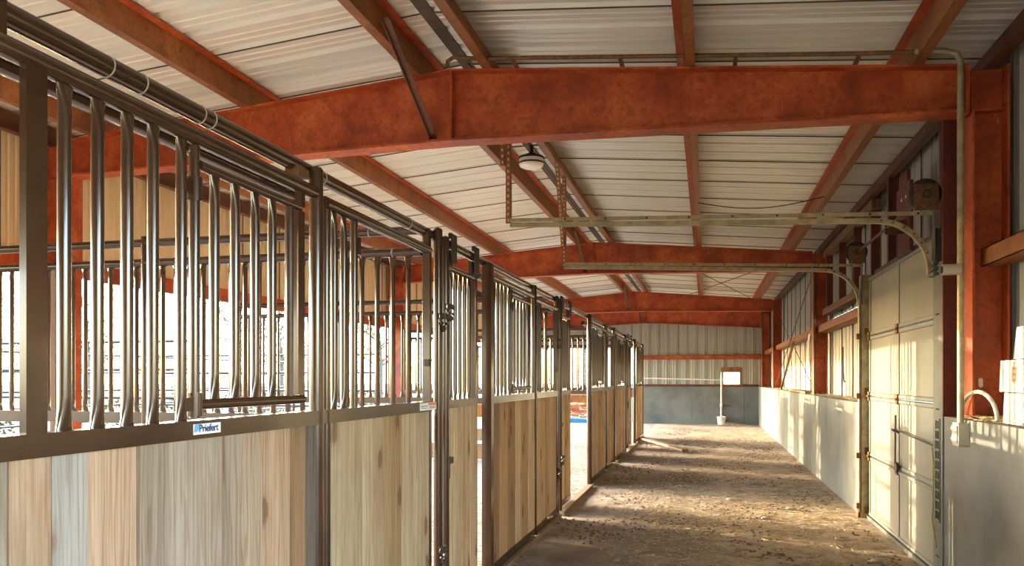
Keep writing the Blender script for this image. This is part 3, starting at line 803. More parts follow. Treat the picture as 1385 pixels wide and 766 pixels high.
# ------------------------------------------------------------------ overhead door on the concrete wall
XD = 1.70
od = struct('door_1', (XD, (DY0+DY1)/2, 0), 'grey sectional overhead door in the concrete wall', 'door')
zs = [0.02, 0.66, 1.30, 1.94, 2.57]
for k in range(4):
    m = MB()
    # section with a stepped lip at top and bottom
    m.prism([(XD, zs[k]+0.004), (XD, zs[k+1]-0.004), (XD-0.012, zs[k+1]-0.012), (XD-0.012, zs[k+1]-0.035), (XD-0.002, zs[k+1]-0.045), (XD-0.002, zs[k]+0.045), (XD-0.012, zs[k]+0.035), (XD-0.012, zs[k]+0.012)],
            lambda p: (p[0], DY0, p[1]), lambda p: (p[0], DY1, p[1]))
    m.box(XD, XD+0.03, DY0, DY1, zs[k]+0.004, zs[k+1]-0.004)
    sec = obj('door_section', m, 'door_metal', od)
    for yy in (DY0+0.03, (DY0+DY1)/2, DY1-0.10):
        obj('section_stile', MB().box(XD-0.010, XD-0.002, yy, yy+0.06, zs[k]+0.03, zs[k+1]-0.03), 'door_metal', sec)
    if k:
        for yy in (DY0+0.05, (DY0+DY1)/2+0.03, DY1-0.07):
            obj('hinge', MB().box(XD-0.026, XD-0.012, yy-0.03, yy+0.05, zs[k]-0.045, zs[k]+0.045).tube([(XD-0.028, yy-0.035, zs[k]), (XD-0.028, yy+0.055, zs[k])], 0.012, 8), 'rust_hardware', sec)
    for yy in (DY0-0.01, DY1-0.01):
        obj('roller_bracket', MB().box(XD-0.05, XD-0.01, yy, yy+0.06, zs[k]+0.02, zs[k]+0.09), 'rust_hardware', sec)
ym = (DY0+DY1)/2 - 0.06
lk = obj('lock_handle', MB().tube([(XD-0.05, ym+0.0, 1.16), (XD-0.05, ym+0.02, 0.72)], 0.008, 8).tube([(XD-0.03, ym-0.05, 1.0), (XD-0.07, ym-0.03, 1.03), (XD-0.07, ym+0.06, 1.03), (XD-0.03, ym+0.08, 1.0)], 0.008, 8).lathe([(0.05, -0.02), (0.05, 0.0), (0.02, 0.015)], 12, (XD-0.03, ym+0.01, 0.69), 'X'), 'dark_hardware', od, True)
obj('lock_cable', MB().tube([(XD-0.05, ym+0.02, 1.03), (XD-0.045, DY0+0.02, 0.98)], 0.006, 6), 'dark_hardware', od)
obj('bottom_seal', MB().box(XD-0.03, XD+0.04, DY0, DY1, -0.02, 0.025), 'galvanized', od)

# near jamb plate with slotted track
jb = struct('trim_1', (XR, DY0-0.1, 0), 'galvanized jamb plate with slotted track at the near side of the overhead door', 'door jamb')
obj('jamb_plate', MB().box(XR-0.006, XR+0.0, DY0-0.205, DY0+0.03, -0.03, 2.33), 'galvanized', jb)
obj('jamb_return', MB().box(XR-0.006, XD+0.04, DY0+0.03, DY0+0.036, -0.03, 2.6), 'galvanized', jb)
obj('red_channel', MB().box(XR-0.012, XR+0.30, DY0-0.235, DY0-0.207, 1.22, 3.5).box(XR+0.27, XR+0.30, DY0-0.235, DY0-0.1, 1.22, 3.5), 'shaded_red', jb)
za, zb = 0.46, 1.19; y0_, y1_ = DY0-0.135, DY0-0.045
obj('slot_backing', MB().box(XR-0.0075, XR-0.006, y0_, y1_, za, zb), 'hole_shadow', jb)
obj('slot_edge', MB().box(XR-0.012, XR-0.006, y1_, y1_+0.01, za-0.01, zb+0.01).box(XR-0.012, XR-0.006, y0_-0.01, y0_, za-0.01, zb+0.01).box(XR-0.0115, XR-0.0075, y0_+0.045, y0_+0.055, za, zb), 'galvanized', jb)
for k in range(11):
    zz = za + (zb-za)*k/10
    obj('slot_rung', MB().box(XR-0.0118, XR-0.007, y0_, y1_, zz-0.008, zz+0.008), 'galvanized', jb)
for zz in (0.19, 1.26, 1.95, 2.24):
    obj('jamb_slot', MB().box(XR-0.0075, XR-0.006, DY0-0.12, DY0-0.03, zz, zz+0.012), 'hole_shadow', jb)
for zz in (2.25, 2.29, 2.33):
    obj('track_clip', MB().box(XR-0.04, XR-0.006, DY0-0.10, DY0+0.05, zz-0.012, zz+0.008), 'galvanized', jb)
# far jamb
jf = struct('trim_2', (XR, DY1+0.06, 0), 'weathered jamb and slotted track at the far side of the overhead door', 'door jamb')
obj('jamb_plate', MB().box(XR-0.03, XR+0.02, DY1+0.03, DY1+0.16, -0.03, 2.45), 'weathered_track', jf)
obj('jamb_track', MB().box(XR-0.045, XR-0.03, DY1+0.0, DY1+0.05, 0.05, 2.40), 'weathered_track', jf)
for k in range(14):
    zz = 0.55 + k*0.055
    obj('track_hole', MB().box(XR-0.0315, XR-0.0295, DY1+0.06, DY1+0.11, zz, zz+0.022), 'hole_shadow', jf)
for zz in (0.12, 0.66, 1.30, 1.94):
    obj('track_bolt', MB().box(XR-0.07, XR-0.03, DY1-0.01, DY1+0.03, zz-0.03, zz+0.03), 'rust_hardware', jf)
obj('jamb_return', MB().box(XR-0.02, XD+0.06, DY1+0.002, DY1+0.125, -0.03, 2.6), 'weathered_track', jf)
ib = obj('base_block', MB().box(XR-0.05, XR+0.02, DY1+0.02, DY1+0.12, -0.03, 0.10), 'rust_hardware', jf)

# overhead tracks
def door_track(yt, xend, lab, zh=2.70, zend=2.80, zdrop=2.30, topz=None, drum=True):
    root = thing('overhead_track', (XR, yt, zdrop), lab, 'track', 'overhead door tracks')
    rad = 0.38
    pts = [(XR-0.035, zdrop), (XR-0.035, zh-0.03-rad)]
    for k in range(1, 11):
        a = PI/2*k/10; pts.append((XR-0.035-rad*(1-math.cos(a)), zh-0.03-rad+rad*math.sin(a)))
    slope = (zend-zh)/(XR-xend)
    pts.append((xend, zend-0.03))
    # channel strip: wide web facing the camera plus two lips
    m = MB()
    w_ = 0.036
    def offs(d):
        out = []
        for i, (x, z) in enumerate(pts):
            p = Vector((x, z)); q0 = Vector(pts[max(i-1, 0)]); q1 = Vector(pts[min(i+1, len(pts)-1)])
            tn = (q1-q0).normalized(); nrm = Vector((-tn.y, tn.x)); out.append(p + nrm*d)
        return out
    for (da, db, ya, yb) in ((-w_/2, w_/2, -0.003, 0.003), (-w_/2, -w_/2+0.006, 0.003, 0.04), (w_/2-0.006, w_/2, 0.003, 0.04)):
        A, B = offs(da), offs(db); n = len(A); b0 = len(m.v)
        for yy in (ya, yb):
            for P_ in (A, B): m.v += [Vector((p.x, yt+yy, p.y)) for p in P_]
        for i in range(n-1):
            for (u, v_, flip) in ((0, n, 0), (2*n, 3*n, 1), (0, 2*n, 1), (n, 3*n, 0)):
                f = (b0+u+i, b0+u+i+1, b0+v_+i+1, b0+v_+i); m.f.append(f if flip else f[::-1])
    tr = obj('track_channel', m, 'weathered_track', root)
    for k in range(7):
        a = PI/2*(k+0.5)/7
        obj('track_rivet', MB().lathe([(0.007, 0.0), (0.007, 0.006), (0.003, 0.008)], 6, (XR-0.035-rad*(1-math.cos(a)), yt-0.011, zh-0.03-rad+rad*math.sin(a)), 'Y'), 'dark_hardware', tr)
    obj('track_angle', MB().bar((XR-0.0, yt-0.008, zh+0.005), (xend, yt-0.008, zend+0.005), 0.004, 0.03).bar((XR-0.0, yt+0.012, zh+0.018), (xend, yt+0.012, zend+0.018), 0.04, 0.004), 'weathered_track', root)
    for k in range(9):
        xx = XR-0.12-k*0.33; zz = zh + (zend-zh)*(XR-xx)/(XR-xend)
        obj('angle_bolt', MB().lathe([(0.009, 0), (0.009, 0.006)], 6, (xx, yt-0.017, zz+0.005), 'Y'), 'dark_hardware', root)
    # upright to the drum bracket
    obj('track_upright', MB().box(XR-0.02, XR-0.014, yt-0.06, yt+0.02, zdrop-0.02, zh+0.02), 'galvanized', root)
    if drum:
        dr = obj('cable_drum', MB().lathe([(0.085, -0.06), (0.115, -0.055), (0.115, -0.045), (0.085, -0.035), (0.08, 0.02), (0.10, 0.03), (0.10, 0.04), (0.03, 0.045), (0.03, 0.06)], 24, (XR-0.06, yt+0.09, zh+0.16), 'Y'), 'dark_hardware', root, True)
        obj('drum_bracket', MB().box(XR-0.145, XR+0.02, yt-0.012, yt-0.004, zh+0.03, zh+0.215).tube([(XR-0.145, yt-0.008, zh+0.215), (XR+0.02, yt-0.008, zh+0.215)], 0.01, 6), 'rust_hardware', root)
        obj('bearing_ring', MB().tube([(XR-0.06+0.028*math.cos(2*PI*q/10), yt-0.016, zh+0.15+0.028*math.sin(2*PI*q/10)) for q in range(10)], 0.006, 6, closed=True), 'dark_hardware', root)
    return root
t1 = door_track(DY0, -1.585, 'overhead door track with curved end crossing above the aisle, in front', 2.70, 2.80, 2.26)
t2 = door_track(DY1+0.03, -1.62, 'overhead door track with curved end, behind the other one', 2.70, 2.83, 2.30)
def perforated(parent, p0, p1, name='hanger'):
    p0 = Vector(p0); p1 = Vector(p1); d = p1-p0; L = d.length
    h = obj(name, MB().bar(p0, p1, 0.042, 0.003, (0,1,0)).bar(p0+Vector((0.02,0.02,0)), p1+Vector((0.02,0.02,0)), 0.003, 0.04, (0,1,0)), 'rust_purlin', parent)
    n = int(L/0.05); hm = MB()
    for k in range(n):
        c = p0 + d*((k+0.5)/n); u = d.normalized()*0.012
        a = u.cross(Vector((0,1,0))).normalized()*0.007
        b = len(hm.v); q = Vector((0,-0.0025,0))
        hm.v += [c-u-a+q, c+u-a+q, c+u+a+q, c-u+a+q]; hm.f.append((b, b+1, b+2, b+3))
    hh = obj('perforation', hm, 'straw', h); hh['kind'] = 'stuff'
    return h
perforated(t1, (-1.60, DY0, 2.78), (-1.60, DY0, zraf(-1.6)+0.03))
perforated(t1, (-1.66, DY0+0.05, 3.28), (-1.68, DY0+0.05, zraf(-1.67)+0.03), 'hanger_brace')
perforated(t2, (-1.62, DY1+0.03, 2.80), (-1.62, DY1+0.03, zraf(-1.62)+0.03))
perforated(t2, (-1.60, DY1-0.55, zraf(-1.6)+0.0), (-1.62, DY1-0.05, 3.02), 'hanger_brace')
# spring anchor plate in the middle above the door, with shaft
sp = thing('spring_plate', (1.80, 7.85, 2.6), 'shade-darkened red steel anchor plate above the overhead door', 'bracket')
obj('plate', MB().box(1.74, 1.77, 7.62, 8.12, 2.62, 3.24), 'shaded_red', sp)
obj('plate_tab', MB().box(1.74, 1.77, 7.72, 8.02, 3.24, 3.36), 'shaded_red', sp)
for yy in (7.76, 7.92):
    obj('plate_hole', MB().lathe([(0.016, -0.002), (0.016, 0.0)], 8, (1.7395, yy, 3.12), 'X'), 'plate_white', sp)
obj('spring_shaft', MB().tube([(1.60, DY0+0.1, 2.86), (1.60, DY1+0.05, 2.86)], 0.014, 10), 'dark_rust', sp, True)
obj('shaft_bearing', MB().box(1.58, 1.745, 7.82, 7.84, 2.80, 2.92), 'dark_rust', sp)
# studs behind
for i, (yy, lb) in enumerate(((7.05, 'shade-darkened red upright stud above the near half of the overhead door'), (8.95, 'shade-darkened red upright stud above the far corner of the overhead door'))):
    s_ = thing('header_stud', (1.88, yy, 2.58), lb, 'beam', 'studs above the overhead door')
    obj('stud_web', MB().box(1.84, 1.95, yy-0.003, yy+0.003, 2.58, 3.6), 'shaded_red', s_)
    obj('stud_flange', MB().box(1.835, 1.841, yy-0.03, yy+0.03, 2.58, 3.6), 'shaded_red', s_)
hb = thing('door_header', (1.86, 7.8, 2.58), 'dark rusty header channel above the overhead door', 'beam')
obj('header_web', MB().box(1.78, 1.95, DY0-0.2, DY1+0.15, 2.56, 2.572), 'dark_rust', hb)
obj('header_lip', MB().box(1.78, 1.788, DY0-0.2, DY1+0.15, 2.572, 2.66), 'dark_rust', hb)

# framed opening with studs beyond the door
wf = thing('stud_frame', (1.86, 10.7, 2.45), 'timber and red stud frame high on the wall beyond the overhead door', 'frame')
obj('frame_header', MB().box(1.83, 1.93, 9.75, 13.6, 3.42, 3.53), 'wood', wf, color=(0.30,0.17,0.08))
obj('frame_sill', MB().box(1.82, 1.93, 9.75, 13.6, 2.50, 2.60), 'wood', wf, color=(0.33,0.18,0.08))
for yy in (9.85, 10.95, 12.1, 13.3):
    obj('stud', MB().box(1.84, 1.93, yy-0.025, yy+0.025, 2.60, 3.42), 'shaded_red', wf)
# vertical board strip on the far end of the right wall
ws = thing('wall_frame_strip', (1.9, 20.2, 2.5), 'thin timber frame strip on the sheeting near the end wall', 'frame')
obj('frame_jamb', MB().box(1.90, 1.96, 23.7, 23.76, 2.55, 3.35), 'wood', ws, color=(0.4,0.25,0.12))
obj('frame_jamb', MB().box(1.90, 1.96, 23.0, 23.06, 2.55, 3.35), 'wood', ws, color=(0.4,0.25,0.12))
obj('frame_sill', MB().box(1.90, 1.96, 23.0, 23.76, 2.50, 2.55), 'wood', ws, color=(0.4,0.25,0.12))
obj('frame_head', MB().box(1.90, 1.96, 23.0, 23.76, 3.35, 3.40), 'wood', ws, color=(0.4,0.25,0.12))

# bracing rods
def rod(p, q, lab, r=0.008, name='bracing_rod', g='bracing rods'):
    root = thing(name, p, lab, 'rod', g)
    p_, q_ = Vector(p), Vector(q)
    obj('rod', MB().tube([p_, q_], r, 6), 'dark_rust', root)
    d = (q_-p_).normalized()
    obj('rod_nut', MB().tube([p_+d*0.05, p_+d*0.09], r*2.2, 6), 'rust_hardware', root)
    obj('rod_nut', MB().tube([q_-d*0.09, q_-d*0.05], r*2.2, 6), 'rust_hardware', root)
rod((1.785, FR[1]+0.1, 3.40), (1.785, FR[2]-0.1, 1.30), 'wall bracing rod falling away from the second frame')
rod((1.765, FR[1]+0.1, 1.30), (1.765, FR[2]-0.1, 3.40), 'wall bracing rod rising away from the second frame')
rod((-0.75, FR[1]+0.1, zraf(-0.75)-0.12), (1.35, FR[2]-0.1, zraf(1.35)-0.10), 'roof bracing rod running towards the concrete wall')
rod((1.35, FR[1]+0.1, zraf(1.35)-0.12), (-0.75, FR[2]-0.1, zraf(-0.75)-0.14), 'roof bracing rod running towards the stalls')

# ------------------------------------------------------------------ conduit, lamp and small fittings
cy = 5.72
cd = thing('conduit_run', (XR-0.03, cy, ZC-0.1), 'old conduit rising beside the column and along the frame top', 'conduit')
zt2 = zraf(XR)+0.03
obj('conduit_riser', MB().tube([(XR-0.03, cy, ZC-0.05), (XR-0.03, cy, 2.4), (XR-0.03, cy, zt2-0.08), (XR-0.05, cy+0.01, zt2-0.02), (XR-0.12, cy+0.02, zt2+0.01), (XR-0.30, cy+0.03, zraf(1.3)+0.03)], 0.021, 10), 'weathered_track', cd, True)
obj('conduit_over_frame', MB().tube([(XR-0.30, cy+0.03, zraf(1.34)+0.03)] + [(x, cy+0.06, zraf(x)+0.035) for x in (1.0, 0.3, -0.5, -1.2, -1.7)] + [(XC+0.06, cy+0.06, zraf(XC)+0.04), (XC+0.01, cy+0.07, zraf(XC)+0.02), (XC, cy+0.09, zraf(XC)-0.02)], 0.016, 8), 'rust_hardware', cd, True)
for q in range(4):
    xx = 1.0 - q*0.8
    obj('conduit_clip', MB().box(xx-0.015, xx+0.015, cy+0.04, cy+0.2, zraf(xx)+0.0, zraf(xx)+0.012), 'rust_hardware', cd)
jbx = thing('junction_box', (XR-0.04, cy, 1.03), 'weathered junction box at the foot of the conduit', 'junction box')
obj('box_body', MB().prism([(cy-0.07, 1.06), (cy-0.06, 1.05), (cy+0.06, 1.05), (cy+0.07, 1.06), (cy+0.07, 1.19), (cy+0.06, 1.20), (cy-0.06, 1.20), (cy-0.07, 1.19)], lambda p: (XR-0.06, p[0], p[1]), lambda p: (XR+0.0, p[0], p[1])), 'old_plastic', jbx)
obj('box_cover', MB().box(XR-0.068, XR-0.06, cy-0.05, cy+0.05, 1.07, 1.18), 'old_plastic', jbx)
obj('box_knockout', MB().lathe([(0.026, -0.04), (0.03, 0.0)], 10, (XR-0.035, cy+0.10, 1.16), 'Y').lathe([(0.026, -0.04), (0.03, 0.0)], 10, (XR-0.035, cy+0.10, 1.09), 'Y'), 'old_plastic', jbx, True)
pv = thing('pipe_stub', (XR-0.06, cy+0.02, 2.17), 'short cream plastic pipe stub sticking out by the conduit', 'pipe')
obj('pipe_sleeve', MB().lathe([(0.034, 0.0), (0.036, 0.01), (0.036, 0.10), (0.030, 0.11)], 16, (XR-0.14, cy+0.0, 2.20), 'X'), 'old_plastic', pv, True)
obj('pipe_bore', MB().lathe([(0.026, -0.003), (0.026, 0.0)], 14, (XR-0.14, cy+0.0, 2.20), 'X'), 'hole_shadow', pv)
# looped cable from the conduit to behind the boxes
cbl = []
for k in range(13):
    a = PI*k/12
    cbl.append((1.685, 5.63 + 0.35*math.cos(a), 1.235 + 0.17*math.sin(a)))
tag(obj('cable_loop', MB().tube(cbl, 0.013, 8), 'old_plastic', None, True), 'pale looped cable arching over the concrete ledge', 'cable')
# oval plate on the column
tag(obj('oval_plate', MB().prism([(0.014*math.cos(2*PI*k/12), 0.014*math.sin(2*PI*k/12) + (0.018 if math.sin(2*PI*k/12) > 0 else -0.018)) for k in range(12)], lambda p: (1.80+p[0], FR[0]-0.012, 1.46+p[1]), lambda p: (1.80+p[0], FR[0]-0.005, 1.46+p[1])), 'plate_white', None), 'tiny white oval plate on the rust red column web', 'plate')

# ceiling lamp by the ridge
lx, ly = -1.84, 8.42; lz = zraf(lx) - 0.10
lp = thing('ceiling_lamp', (lx, ly, lz), 'round flush ceiling lamp with dark rings below the ridge', 'lamp')
obj('lamp_pan', MB().lathe([(0.06, 0.13), (0.06, 0.10), (0.135, 0.10), (0.145, 0.085), (0.145, 0.075)], 28, (lx, ly, lz)), 'dark_hardware', lp, True)
obj('lamp_shade', MB().lathe([(0.135, 0.075), (0.135, 0.02), (0.12, -0.005), (0.08, -0.022), (0.03, -0.028)], 28, (lx, ly, lz)), 'lamp_glass', lp, True)
obj('lamp_ring', MB().tube([(lx+0.137*math.cos(2*PI*k/28), ly+0.137*math.sin(2*PI*k/28), lz+0.03) for k in range(28)], 0.009, 8, closed=True), 'dark_hardware', lp, True)
obj('lamp_stem', MB().tube([(lx, ly, lz+0.13), (lx, ly, lz+0.22)], 0.02, 10), 'dark_hardware', lp, True)
lb_ = thing('lamp_crossbar', (XC, ly, zraf(XC)), 'thin dark bar between the ridge purlins carrying the lamp', 'bar')
obj('crossbar', MB().bar((-2.17, ly, lz+0.225), (-1.69, ly, lz+0.225), 0.04, 0.008), 'dark_rust', lb_)
obj('bar_tab', MB().box(-1.70, -1.69, ly-0.02, ly+0.02, lz+0.22, lz+0.29).box(-2.18, -2.17, ly-0.02, ly+0.02, lz+0.22, lz+0.29), 'dark_rust', lb_)
rcn = thing('ridge_conduit', (-1.83, 10, zraf(-1.83)+0.1), 'thin dark conduit running along under the ridge to the lamp', 'conduit')
obj('conduit', MB().tube([(-1.83, 6.05, zraf(-1.83)+0.10), (-1.83, 8.25, zraf(-1.83)+0.10), (-1.83, 8.37, lz+0.14)], 0.011, 8), 'dark_rust', rcn, True)
obj('conduit', MB().tube([(-1.85, 8.5, lz+0.14), (-1.86, 8.7, zraf(-1.83)+0.10), (-1.86, 12.2, zraf(-1.83)+0.10)], 0.011, 8), 'dark_rust', rcn, True)
# drooping wire across the roof
wr_pts = [(-0.1 + 1.45*k/10, 9.9, 3.62 - 0.10*math.sin(PI*k/10)) for k in range(11)]
tag(obj('slack_wire', MB().tube(wr_pts, 0.006, 6), 'dark_hardware', None), 'thin slack wire sagging between the roof purlins', 'wire')

# ------------------------------------------------------------------ white boxes on the ledge
def carton(y0, y1, x0, x1, z0, z1, tilt, label, logo=False, pieces=3):
    root = thing('white_carton', ((x0+x1)/2, (y0+y1)/2, z0), label, 'box', 'white cartons on the ledge')
    h = z1-z0
    def tr(m):
        for p in m.v: p.y += (p.z - z0)*tilt
        return m
    wdt = (y1-y0); 
    obj('box_body', tr(MB().box(x0+0.003, x1, y0, y1, z0, z1)), 'white_board', root)
    obj('box_flap', tr(MB().box(x0, x0+0.003, y0+0.004, y1-0.004, z0+0.004, z1-0.004)), 'white_board', root)
    if logo:
        yc, zc = y0+0.42*wdt, (z0+z1)/2+0.01; s_ = 0.052
        lg = obj('printed_logo', tr(MB().box(x0-0.001, x0, yc-s_, yc+s_, zc-s_, zc+s_)), 'print_pink', root)
        m = MB()
        for dy in (-0.03, 0.022): m.box(x0-0.0018, x0-0.001, yc+dy, yc+dy+0.014, zc-0.04, zc+0.04)
        for dz in (-0.04, -0.006, 0.028): m.box(x0-0.0017, x0-0.001, yc-0.03, yc+0.036, zc+dz, zc+dz+0.012)
        obj('logo_mark', tr(m), 'print_red', lg)
    return root
carton(4.92, 5.25, 1.70, 1.93, ZC+0.005, ZC+0.185, -0.18, 'lower white carton standing on the concrete ledge')
carton(4.90, 5.30, 1.70, 1.92, ZC+0.19, ZC+0.375, -0.10, 'white carton with a red printed logo, stacked on another', True)
carton(4.78, 5.08, 1.70, 1.92, ZC+0.38, ZC+0.56, -0.30, 'topmost white carton, leaning at the top of the stack')

# ledge straw
sm = MB()
for k in range(900):
    if k < 420: yy = random.uniform(4.3, 6.0); xx = random.uniform(1.68, 1.97)
    else: yy = random.uniform(9.4, 22); xx = random.uniform(1.66, 1.97)
    a = random.uniform(0, PI); L = random.uniform(0.03, 0.12); zz = ZC + random.uniform(0.002, 0.022)
    c, s_ = math.cos(a)*L/2, math.sin(a)*L/2
    if abs(xx-1.82)+abs(c) > 0.16: c *= 0.3
    p, q = Vector((xx-c, yy-s_, zz)), Vector((xx+c, yy+s_, zz+random.uniform(-0.004, 0.012)))
    sm.bar(p, q, 0.004, 0.003)
st = obj('ledge_straw', sm, 'straw'); tag(st, 'loose straw and dust scattered along the concrete ledge', 'straw', kind='stuff')

# timber odds on the ledge beyond the second frame
for i, (p, q, w_, h_, lb, c_) in enumerate((
    ((1.71, 19.6, 1.235), (1.77, 17.4, 2.26), 0.05, 0.02, 'thin pale stick leaning against the girt beyond the second frame', (0.60,0.42,0.24)),
    ((1.71, 14.5, 1.245), (1.70, 17.0, 1.255), 0.11, 0.035, 'flat timber offcut lying on the ledge beyond the second frame', (0.55,0.40,0.25)),
    ((1.86, 14.6, 1.245), (1.84, 18.3, 1.245), 0.09, 0.03, 'long narrow timber offcut at the back of the ledge', (0.48,0.33,0.2)))):
    tag(obj('timber_piece', MB().bar(p, q, w_, h_), 'wood', None, color=c_), lb, 'timber', 'timber pieces on the ledge')
# rag hanging from the girt
rg = MB()
for j in range(7):
    for i in range(5):
        rg.v.append(Vector((1.79 - 0.02*math.sin(i*1.7+j*0.6) - 0.004*j, 14.9 + 0.05*i*(1-0.06*j), 2.28 - 0.11*j)))
for j in range(6):
    for i in range(4): rg.f.append((j*5+i, j*5+i+1, (j+1)*5+i+1, (j+1)*5+i))
tag(obj('hanging_rag', rg, 'white_paint', None, True), 'pale rag hanging from the girt beyond the second frame', 'rag')
# hanging strap on sheeting before second frame
tag(obj('wall_strap', MB().tube([(1.955, 12.5, 1.95), (1.95, 12.48, 1.8), (1.95, 12.43, 1.47), (1.955, 12.35, 1.44)], 0.012, 6), 'wood', None, True, color=(0.25,0.2,0.15)), 'dark strap hanging on the sheeting beyond the overhead door', 'strap')
tag(obj('wall_pipe', MB().tube([(XR+0.07, FR[1]-0.35, ZC), (XR+0.07, FR[1]-0.35, 2.35), (XR+0.07, FR[1]-0.35, 3.35)], 0.02, 8), 'dark_rust', None, True), 'dark pipe running up beside the second frame column', 'pipe')
# cord on the near jamb
tag(obj('pull_cord', MB().tube([(XR-0.02, DY0+0.02, 0.98), (XR-0.022, DY0-0.02, 0.9), (XR-0.022, DY0-0.02, 0.55), (XR-0.024, DY0-0.0, 0.45), (XR-0.03, DY0-0.09, 0.36), (XR-0.03, DY0-0.14, 0.27)], 0.005, 6), 'rope', None, True), 'thin yellow cord hanging on the overhead door jamb', 'cord')

# ------------------------------------------------------------------ end wall plumbing and plank
pp = thing('water_pipe', (0.46, Y1B-0.1, 0), 'white pipe along the end wall dropping to the floor', 'pipe')
obj('pipe_run', MB().tube([(-2.3, Y1B-0.10, 1.50), (0.48, Y1B-0.10, 1.44)], 0.022, 8), 'white_paint', pp, True)
obj('pipe_drop', MB().tube([(0.48, Y1B-0.12, 1.70), (0.48, Y1B-0.12, 0.2)], 0.03, 8), 'white_paint', pp, True)
obj('pipe_branch', MB().tube([(0.48, Y1B-0.12, 0.62), (0.75, Y1B-0.12, 0.60)], 0.016, 8), 'rust_hardware', pp, True)
obj('pipe_tee', MB().lathe([(0.045, -0.06), (0.045, 0.06)], 10, (0.48, Y1B-0.12, 1.44)).lathe([(0.045, -0.05), (0.045, 0.05)], 10, (0.48, Y1B-0.12, 0.62)), 'white_paint', pp, True)
bk = thing('bucket', (0.48, Y1B-0.35, 0), 'grey white bucket on the floor below the white pipe', 'bucket')
obj('bucket_body', MB().lathe([(0.10, -0.005), (0.115, 0.02), (0.135, 0.24), (0.145, 0.25), (0.145, 0.26), (0.13, 0.26), (0.12, 0.05)], 18, (0.48, Y1B-0.35, 0)), 'plate_white', bk, True)
obj('bucket_bail', MB().tube([(0.48+0.14*math.cos(PI*k/8), Y1B-0.35-0.02, 0.25+0.10*math.sin(PI*k/8)) for k in range(9)], 0.006, 6), 'dark_hardware', bk, True)
ramp = thing('debris_ridge', (1.1, Y1B-0.3, 0), 'low drift of swept dirt against the end wall', 'dirt')
obj('drift', MB().prism([(0.55, -0.03), (1.55, -0.03), (1.2, 0.03), (0.9, 0.09), (0.62, 0.16)], lambda p: (p[0], Y1B-0.5, p[1]*0.4), lambda p: (p[0], Y1B-0.061, p[1])), 'dirt', ramp)
fp = MB().bar((-1.46, 18.7, 0.10), (-0.41, 16.5, 0.03), 0.14, 0.04)
tag(obj('loose_plank', fp, 'wood', None, color=(0.55,0.42,0.26)), 'loose plank lying on the floor at the end of the stalls', 'plank')

# ------------------------------------------------------------------ floor litter
cm = MB()
for k in range(16000):
    yy = 3.2 + (random.random()**1.3)*21.5
    xx = random.gauss(-0.55, 0.42) if random.random() < 0.72 else random.uniform(XS, XR-0.05)
    if mn.noise(Vector((xx*1.1, yy*0.7, 9.0))) < -0.12: continue
    if not XS-0.1 < xx < XR-0.03: continue
    L = random.uniform(0.010, 0.045); w_ = L*random.uniform(0.3, 0.8); a = random.uniform(0, 2*PI)
    z = zfloor(xx, yy) + 0.004
    e1 = Vector((math.cos(a), math.sin(a), random.uniform(-0.3, 0.3)))*L; e2 = Vector((-math.sin(a), math.cos(a), random.uniform(-0.4, 0.4)))*w_
    c = Vector((xx, yy, z)); cm.add([c-e1*0.5-e2*0.5, c+e1*0.5-e2*0.4, c+e1*0.4+e2*0.5, c-e1*0.5+e2*0.4, c+Vector((0,0,0.004))], [(0,1,4),(1,2,4),(2,3,4),(3,0,4)])
dm = MB()
for k in range(7000):
    yy = 4.6 + (random.random()**1.2)*16
    xx = random.uniform(XS+0.05, XR-0.08)
    if mn.noise(Vector((xx*1.4, yy*0.8, 2.0))) < 0.05: continue
    r_ = random.uniform(0.010, 0.030); a = random.uniform(0, PI); z = zfloor(xx, yy)
    vs5 = [Vector((xx + r_*math.cos(a+2*PI*q/5)*random.uniform(0.6, 1.1), yy + r_*math.sin(a+2*PI*q/5)*random.uniform(0.6, 1.1), z-0.003)) for q in range(5)] + [Vector((xx, yy, z + r_*0.55))]
    dm.add(vs5, [(q, (q+1) % 5, 5) for q in range(5)])
dc = obj('dirt_clods', dm, 'clod', origin=(0,0,0)); tag(dc, 'dark crumbs of dried dirt scattered over the aisle floor', 'dirt', kind='stuff')
ch = obj('wood_chips', cm, 'chip', origin=(0,0,0)); tag(ch, 'wood chips and gravel strewn over the aisle floor', 'wood chips', kind='stuff')
cm = MB()
for k in range(2600):
    yy = random.gauss(8.6, 1.0) if random.random() < 0.55 else random.uniform(6, 24)
    xx = random.uniform(-0.6, 1.55) if yy < 11 else random.gauss(0.0, 0.5)
    if not XS < xx < XR-0.05: continue
    L = random.uniform(0.03, 0.09); a = random.gauss(0.2, 0.8); z = zfloor(xx, yy) + 0.005
    p = Vector((xx, yy, z)); q = p + Vector((math.cos(a)*L, math.sin(a)*L, random.uniform(-0.002, 0.012)))
    if q.x > XR-0.04: continue
    cm.bar(p, q, 0.004, 0.003)
sw = obj('floor_straw', cm, 'straw', origin=(0,0,0)); tag(sw, 'loose straw strewn on the aisle floor before the overhead door', 'straw', kind='stuff')
spots = [(0.62, 8.9, 'pale stone on the dirt in the middle of the sunlit patch'), (0.30, 10.2, 'pale stone on the smooth strip beyond the sunlit patch'), (1.2, 7.9, 'pale stone by the straw at the overhead door'), (0.95, 9.6, 'pale stone near the far door jamb'), (0.2, 12.4, 'small stone midway along the smooth strip'), (1.35, 7.0, 'stone at the near corner of the overhead door'), (1.42, 9.05, 'flat white scrap against the foot of the far jamb')]
